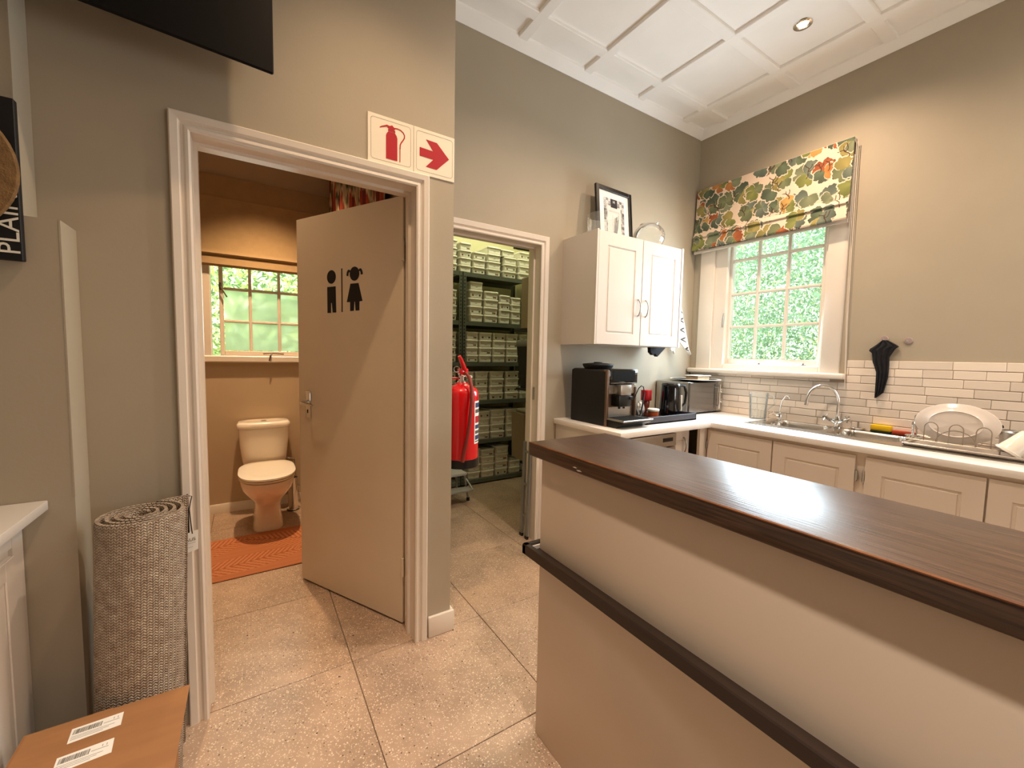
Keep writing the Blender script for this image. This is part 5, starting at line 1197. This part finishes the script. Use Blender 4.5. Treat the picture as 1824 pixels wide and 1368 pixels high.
# ------------------------------------------------------------ store room
YS = 3.68; SD = .40
SZ = [.052, .457, .862, 1.249, 1.650, 2.122]
def rack(x0, x1, lab, grp='steel shelving units'):
    t = thing('shelving_unit', lab, 'shelving unit', ((x0 + x1) / 2, YS + SD / 2, 0), group=grp)
    for z in SZ:
        mb = MB(); mb.box((x0 + .034, YS + .003, z - .004), (x1 - .034, YS + SD - .003, z)); mb.box((x0 + .034, YS, z - .042), (x1 - .034, YS + .004, z)); mb.box((x0 + .034, YS + SD - .004, z - .042), (x1 - .034, YS + SD, z)); mb.box((x0 + .034, YS, z - .042), (x1 - .034, YS + .014, z - .039)); part('shelf_board', mb, 'shelf', t, smooth=0)
    for xx, sx_ in ((x0, 1), (x1, -1)):
        for yy, sy_ in ((YS - .002, 1), (YS + SD + .002, -1)):
            mb = MB(); mb.box((xx, yy, 0), (xx + sx_ * .034, yy + sy_ * .002, 2.125)); mb.box((xx, yy, 0), (xx + sx_ * .002, yy + sy_ * .034, 2.125))
            if sy_ > 0:
                mb.m = 1
                z = .03
                while z < 2.1: mb.box((xx + sx_ * .012, yy - .0008, z), (xx + sx_ * .022, yy + .0005, z + .016)); z += .034
            part('post', mb, ['shelf', 'hole'], t, smooth=0)
            part('foot', MB().box((xx - sx_ * .002, yy - sy_ * .002, 0), (xx + sx_ * .036, yy + sy_ * .036, .018)), 'black', t)
    return t
rack(1.752, 2.585, 'grey steel shelving unit filled with white tubs in the store room')
rack(.90, 1.746, 'grey steel shelving unit just visible left of the perforated posts in the store room')
def label_mb(w_, h_, var):
    mb = MB(); y = -.0012
    mb.box((-w_ / 2, y, -h_ / 2), (w_ / 2, 0, h_ / 2)); r = random.Random(var)
    y2 = y - .0004
    def ink(x0, x1, z0, z1, m_): mb.m = m_; mb.box((x0, y2, z0), (x1, y, z1))
    if var % 4 == 0:
        ink(-w_ * .42, -w_ * .22, -h_ * .32, h_ * .3, 2); ink(w_ * .22, w_ * .40, -h_ * .32, h_ * .26, 1)
        for k in range(4): ink(-w_ * .15, w_ * (.10 + .04 * r.random()), h_ * (.22 - k * .16), h_ * (.27 - k * .16), 1)
    elif var % 4 == 1:
        ink(-w_ * .2, w_ * .2, h_ * .04, h_ * .16, 1); ink(-w_ * .08, w_ * .1, -h_ * .14, -h_ * .08, 1)
    elif var % 4 == 2:
        ink(-w_ * .3, w_ * .15, h_ * .02, h_ * .10, 1); ink(w_ * .24, w_ * .42, -h_ * .35, h_ * .12, 3); ink(-w_ * .4, -w_ * .24, -h_ * .34, -h_ * .05, 2)
    else:
        ink(-w_ * .3, w_ * .3, h_ * .2, h_ * .30, 1); ink(-w_ * .2, w_ * .2, h_ * .0, h_ * .06, 1); ink(w_ * .1, w_ * .4, -h_ * .38, -h_ * .08, 2)
    return mesh_of('label', mb, ['label', 'print', 'printb', 'printg'], smooth=0)
def ringr(w_, d_, z, r=.022, n=4):
    P = []
    for cx_, cy_, a0 in ((w_ / 2 - r, d_ / 2 - r, 0), (-w_ / 2 + r, d_ / 2 - r, PI / 2), (-w_ / 2 + r, -d_ / 2 + r, PI), (w_ / 2 - r, -d_ / 2 + r, 1.5 * PI)):
        for k in range(n + 1): a = a0 + k * PI / 2 / n; P.append((cx_ + r * math.cos(a), cy_ + r * math.sin(a), z))
    return P
TUBM = {}
def tub_meshes(w_, h_, d_):
    k = (w_, h_, d_)
    if k not in TUBM:
        mb = MB(); mb.loft([ringr(w_ * .90, d_ * .93, 0), ringr(w_ * .97, d_ * .98, h_ * .84)]); a = mesh_of('tub_body', mb, 'tub', smooth=50)
        mb = MB(); mb.loft([ringr(w_, d_, h_ * .80), ringr(w_ * 1.0, d_, h_ * .955), ringr(w_ * .97, d_ * .985, h_ * .985)]); b = mesh_of('tub_lid', mb, 'lid', smooth=50)
        TUBM[k] = (a, b, [label_mb(w_ * .80, h_ * .62, v) for v in range(8)])
    return TUBM[k]
shelfn = ['bottom', 'second', 'third', 'fourth', 'fifth', 'top']
ordn = ['first', 'second', 'third', 'fourth', 'fifth', 'sixth']
def tub(x, y, z, w_, h_, d_, lab, v, rz=0, haslabel=True, lidded=True):
    a, b, lb = tub_meshes(w_, h_, d_)
    t = thing('storage_tub', lab, 'storage tub', (x, y, z), rz, group='white storage tubs in the store room')
    child_from('tub_body', a, t)
    if lidded: child_from('tub_lid', b, t)
    if haslabel: child_from('label', lb[[1, 3, 1, 0, 5, 2, 1, 7][v % 8]], t, (0, -d_ * .4725, h_ * .40), (math.radians(-3), 0, 0))
    return t
def stackw(si, col, x0, x1, count, pitch, width_off=0, d_=.27, yo=0, top_off=None, unit='', seed=0, z=None, skip=None):
    w_ = round(x1 - x0, 3); r = random.Random(si * 31 + col * 7 + seed)
    z0 = SZ[si] + .0005 if z is None else z
    for k in range(count):
        pos = ['lowest', 'second from the bottom', 'third from the bottom', 'fourth from the bottom', 'fifth from the bottom'][k]
        if k == count - 1 and count > 1: pos = 'topmost'
        lab = 'white tub on the %s shelf, %s stack%s, %s' % (shelfn[si], ordn[col], unit, pos)
        dx = r.uniform(-.003, .003) + (top_off if (k == count - 1 and top_off) else 0)
        tub((x0 + x1) / 2 + dx, YS + .012 + d_ / 2 + yo + r.uniform(0, .006), z0 + k * pitch, w_, pitch, d_, lab, r.randrange(8), r.uniform(-.012, .012))
# top shelf (stacks 1..5), each a little proud of the beam
for col, (a, b, n_, p_) in enumerate([(1.700, 1.848, 4, .0705), (1.862, 2.010, 3, .0705), (2.024, 2.186, 4, .0725), (2.216, 2.376, 4, .0705), (2.40, 2.555, 4, .0725)]):
    stackw(5, col, a if col else 1.716, b, n_, p_, d_=.30, yo=-.004, top_off=-.03 if col == 3 else None)
for col, (a, b, n_, p_) in enumerate([(1.832, 1.985, 5, .079), (1.998, 2.164, 4, .079), (2.176, 2.308, 4, .073), (2.318, 2.44, 4, .070)]):
    stackw(4, col, a, b, n_, p_)
for col, (a, b, n_, p_) in enumerate([(1.794, 1.940, 4, .0755), (1.946, 2.098, 4, .0755), (2.104, 2.263, 4, .0755), (2.268, 2.421, 4, .0755), (2.43, 2.545, 4, .0755)]):
    stackw(3, col, a, b, n_, p_)
for col, (a, b, n_, p_) in enumerate([(1.80, 1.90, 4, .074), (1.905, 2.060, 4, .074), (2.078, 2.250, 4, .074), (2.268, 2.440, 4, .074), (2.448, 2.545, 2, .066)]):
    stackw(2, col, a, b, n_, p_)
for col, (a, b, n_, p_) in enumerate([(1.79, 1.94, 4, .073), (1.945, 2.087, 4, .073), (2.096, 2.272, 4, .075), (2.28, 2.42, 4, .075)]):
    stackw(1, col, a, b, n_, p_)
for col, (a, b, n_, p_) in enumerate([(1.83, 1.984, 4, .078), (1.990, 2.152, 4, .074), (2.158, 2.322, 4, .078), (2.330, 2.482, 2, .070)]):
    stackw(0, col, a, b, n_, p_)
for si, n_ in ((5, 4), (4, 4), (3, 4), (2, 4)):
    stackw(si, 4, 1.545, 1.702, n_, .074, unit=' of the left unit', seed=9)
mb = MB(); mb.lathe([(.030, 0), (.034, .004), (.034, .07), (.030, .078), (.001, .08)], (2.532, YS + .09, SZ[0] + .0005), 20)
single('white_canister', mb, 'lid', 'small white canister at the right end of the bottom shelf', 'canister', (2.532, YS + .09, SZ[0]))

# wall shelves on the store's right wall with boxes
M['shelfd'] = mat('dark_wall_shelf', '2c2a25', .6)
def wshelf(z, lab, xl=2.17, y0=2.62, y1=3.40):
    t = thing('bracket_shelf', lab, 'shelf', (2.4, 3.0, z - .02), group='dark shelves on the store right wall')
    part('board', MB().rbox((xl, y0, z - .022), (2.65, y1, z), .002, 1), 'shelfd', t)
    for y in (y0 + .06, y0 + .30):
        mb = MB(); mb.box((2.63, y - .012, z - .26), (2.65, y + .012, z - .022)); mb.box((xl + .03, y - .012, z - .035), (2.65, y + .012, z - .022)); mb.tube([(xl + .08, y, z - .03), (2.64, y, z - .24)], .009, 6); part('bracket', mb, 'black', t)
    return t
wshelf(1.578, 'dark wall shelf holding the tall brown box, store right wall')
wshelf(1.015, 'dark wall shelf holding the dark bin, store right wall', y1=3.35)
wshelf(2.36, 'topmost dark wall shelf, store right wall', xl=2.14)
wshelf(.30, 'lowest dark wall shelf under the slanting flat carton, store right wall', xl=2.20, y1=3.3)
bb = thing('tall_brown_box', 'tall brown cardboard box on the wall shelf right of the tubs', 'carton', (2.36, 3.2, 1.58))
part('box', MB().rbox((2.165, 3.02, 1.58), (2.60, 3.28, 2.045), .003, 1), 'cardg', bb)
mb = MB(); mb.box((2.30, 3.0185, 1.75), (2.42, 3.0205, 1.93)); part('label', mb, 'lid', bb)
mb = MB(); mb.box((2.20, 3.0185, 1.97), (2.36, 3.0205, 1.99)); mb.box((2.19, 3.0185, 1.63), (2.25, 3.0205, 1.70)); part('box_print', mb, 'print', bb)
db = thing('dark_storage_bin', 'dark bin with a crumpled grey lid cloth on the middle wall shelf', 'bin', (2.36, 3.2, 1.016))
mb = MB(); mb.loft([[(2.19, 3.04, 1.016), (2.60, 3.04, 1.016), (2.60, 3.30, 1.016), (2.19, 3.30, 1.016)], [(2.15, 3.0, 1.42), (2.62, 3.0, 1.42), (2.62, 3.32, 1.42), (2.15, 3.32, 1.42)]]); part('bin_body', mb, 'binb', db)
mb = MB(); mb.rbox((2.14, 2.99, 1.405), (2.63, 3.33, 1.47), .02, 2); part('lid_cloth', mb, mat('grey_cover', '77756c', .8, bump=.6, bscale=30), db)
mb = MB(); mb.box((2.30, 3.012, 1.08), (2.42, 3.020, 1.30)); part('label', mb, 'lid', db)
fc = thing('flat_carton', 'open-topped cardboard box with a dark printed patch, lower right of the store', 'carton', (2.25, 3.15, .302))
mb = MB(); mb.loft([[(2.06, 3.02, .375), (2.50, 2.96, .302), (2.50, 3.22, .302), (2.08, 3.26, .375)], [(2.05, 3.02, .80), (2.50, 2.96, .765), (2.50, 3.22, .765), (2.07, 3.26, .80)]]); part('box', mb, 'cardg', fc)
mb = MB(); mb.T = frameT((2.22, 2.9975, .58), (.44, -.06, 0), (0, 0, 1)); mb.box((-.07, -.09, .0005), (.09, .09, .002)); mb.m = 1; mb.box((-.062, -.082, .002), (.082, .082, .003)); mb.m = 0; mb.box((.01, .0, .003), (.07, .04, .004)); part('printed_patch', mb, ['lid', 'binb'], fc)
mb = MB(); mb.rbox((2.10, 2.96, .80), (2.52, 3.24, .83), .012, 2); part('crumpled_paper', mb, mat('packing_paper', '8f8674', .9, bump=.8, bscale=25), fc)

# folded ladder against the jamb
ld = thing('folded_stepladder', 'narrow grey folded aluminium ladder leaning inside the store jamb', 'ladder', (1.67, 2.42, 0))
M['alu'] = mat('aluminium', '9a9a98', .35, .7)
for k, (dx, dy) in enumerate(((0, 0), (.003, .072))):
    mb = MB(); a = Vector((1.662 + dx, 2.385 + dy, .0)); b = Vector((1.684 + dx, 2.392 + dy, .70)); e = .006
    mb.loft([[(a.x - e, a.y - .014, a.z), (a.x + e, a.y - .014, a.z), (a.x + e, a.y + .014, a.z), (a.x - e, a.y + .014, a.z)], [(b.x - e, b.y - .014, b.z), (b.x + e, b.y - .014, b.z), (b.x + e, b.y + .014, b.z), (b.x - e, b.y + .014, b.z)]]); part('rail', mb, 'alu', ld)
    mb = MB(); mb.box((a.x - .008, a.y - .015, 0), (a.x + .008, a.y + .015, .022)); part('foot', mb, 'black', ld)
for z in (.15, .38, .62):
    k = z / .74; mb = MB(); mb.box((1.660 + .022 * k, 2.395, z), (1.669 + .022 * k, 2.447, z + .02)); part('rung', mb, 'alu', ld)
# step stool under the extinguisher line
ss = thing('step_stool', 'low grey metal step stool with black feet on the store floor', 'step stool', (1.48, 3.42, 0))
part('tread', MB().rbox((1.30, 3.30, .235), (1.63, 3.54, .262), .006, 2), mat('stool_tread', 'b9b8b2', .5), ss)
for x, y in ((1.315, 3.315), (1.615, 3.315), (1.315, 3.525), (1.615, 3.525)):
    dx = .03 if x > 1.45 else -.03
    part('leg', MB().tube([(x, y, .24), (x + dx, y + (.01 if y > 3.4 else -.01), .022)], .010, 8), 'alu', ss); part('foot', MB().lathe([(.015, 0), (.016, .004), (.014, .03)], (x + dx, y + (.01 if y > 3.4 else -.01), 0), 12), 'black', ss)
part('tread', MB().rbox((1.29, 3.20, .115), (1.64, 3.30, .135), .004, 1), mat('stool_tread_low', '8f8e88', .5), ss)
for x in (1.30, 1.63): part('leg', MB().tube([(x, 3.315, .20), (x + (.02 if x > 1.4 else -.02), 3.215, .125)], .008, 8), 'alu', ss)

# ------------------------------------------------------------ garden outside
def hedge(name, lab, n, origin, u, v, wdir, W_, H_, depth, size, seed, loc):
    r = np.random.default_rng(seed); a = r.random(n) * W_; b = r.random(n) * H_
    lump = .5 + .25 * np.sin(a * 7 + 2 * np.sin(b * 5)) + .25 * np.sin(b * 9 + a * 3)
    dd = (r.random(n) ** 1.5) * depth * .8 + lump * depth * .5
    P = np.array(origin)[None] + a[:, None] * np.array(u)[None] + b[:, None] * np.array(v)[None] + dd[:, None] * np.array(wdir)[None]
    d1 = r.normal(size=(n, 3)); d1 /= np.linalg.norm(d1, axis=1)[:, None]; d2 = np.cross(d1, r.normal(size=(n, 3))); d2 /= np.linalg.norm(d2, axis=1)[:, None]
    s_ = size * (.6 + .8 * r.random(n))[:, None]; nn = np.cross(d1, d2)
    V = np.stack([P - d1 * s_, P + d2 * s_ * .38 + nn * s_ * .08, P + d1 * s_, P - d2 * s_ * .38 + nn * s_ * .08], 1).reshape(-1, 3) - np.array(loc)[None]
    me = bpy.data.meshes.new(name); i = np.arange(n) * 4; F = np.concatenate([np.stack([i, i + 1, i + 2], 1), np.stack([i, i + 2, i + 3], 1)])
    me.from_pydata(V.tolist(), [], F.tolist()); me.materials.append(M['leaf'] if seed == 1 else M['leafy']); me.update()
    return me
def hedge_thing(name, lab, loc, **kw):
    t = thing(name, lab, 'hedge', loc); me = hedge('foliage', lab, loc=loc, **kw)
    o = bpy.data.objects.new('foliage', me); C.objects.link(o); o.parent = t; o['kind'] = 'stuff'
    u_, v_, wd, og = (np.array(kw[k_]) for k_ in ('u', 'v', 'wdir', 'origin'))
    A = og + wd * (kw['depth'] * 1.1); B_ = A + u_ * kw['W_'] + v_ * kw['H_'] + wd * .3
    part('pale_core', MB().box(tuple(A), tuple(B_)), 'core', t, smooth=0)
    return t
h1 = hedge_thing('garden_hedge', 'dense sunlit hedge outside the kitchen window', (4.9, 2.2, 0), n=90000, origin=(4.75, .6, 0), u=(0, 1, 0), v=(0, 0, 1), wdir=(1, 0, 0), W_=4.4, H_=4.2, depth=.45, size=.019, seed=1)
h2 = hedge_thing('garden_shrub', 'bright yellow-green shrub outside the toilet window', (0, 5.3, 0), n=24000, origin=(-1.6, 5.0, 0), u=(1, 0, 0), v=(0, 0, 1), wdir=(0, 1, 0), W_=3.2, H_=3.6, depth=.5, size=.036, seed=2)
struct('ground_outside', MB().box((-6, -8, -.2), (12, 14, -.125)), mat('garden_soil', '6b7a45', .9, var=.3, vscale=2))
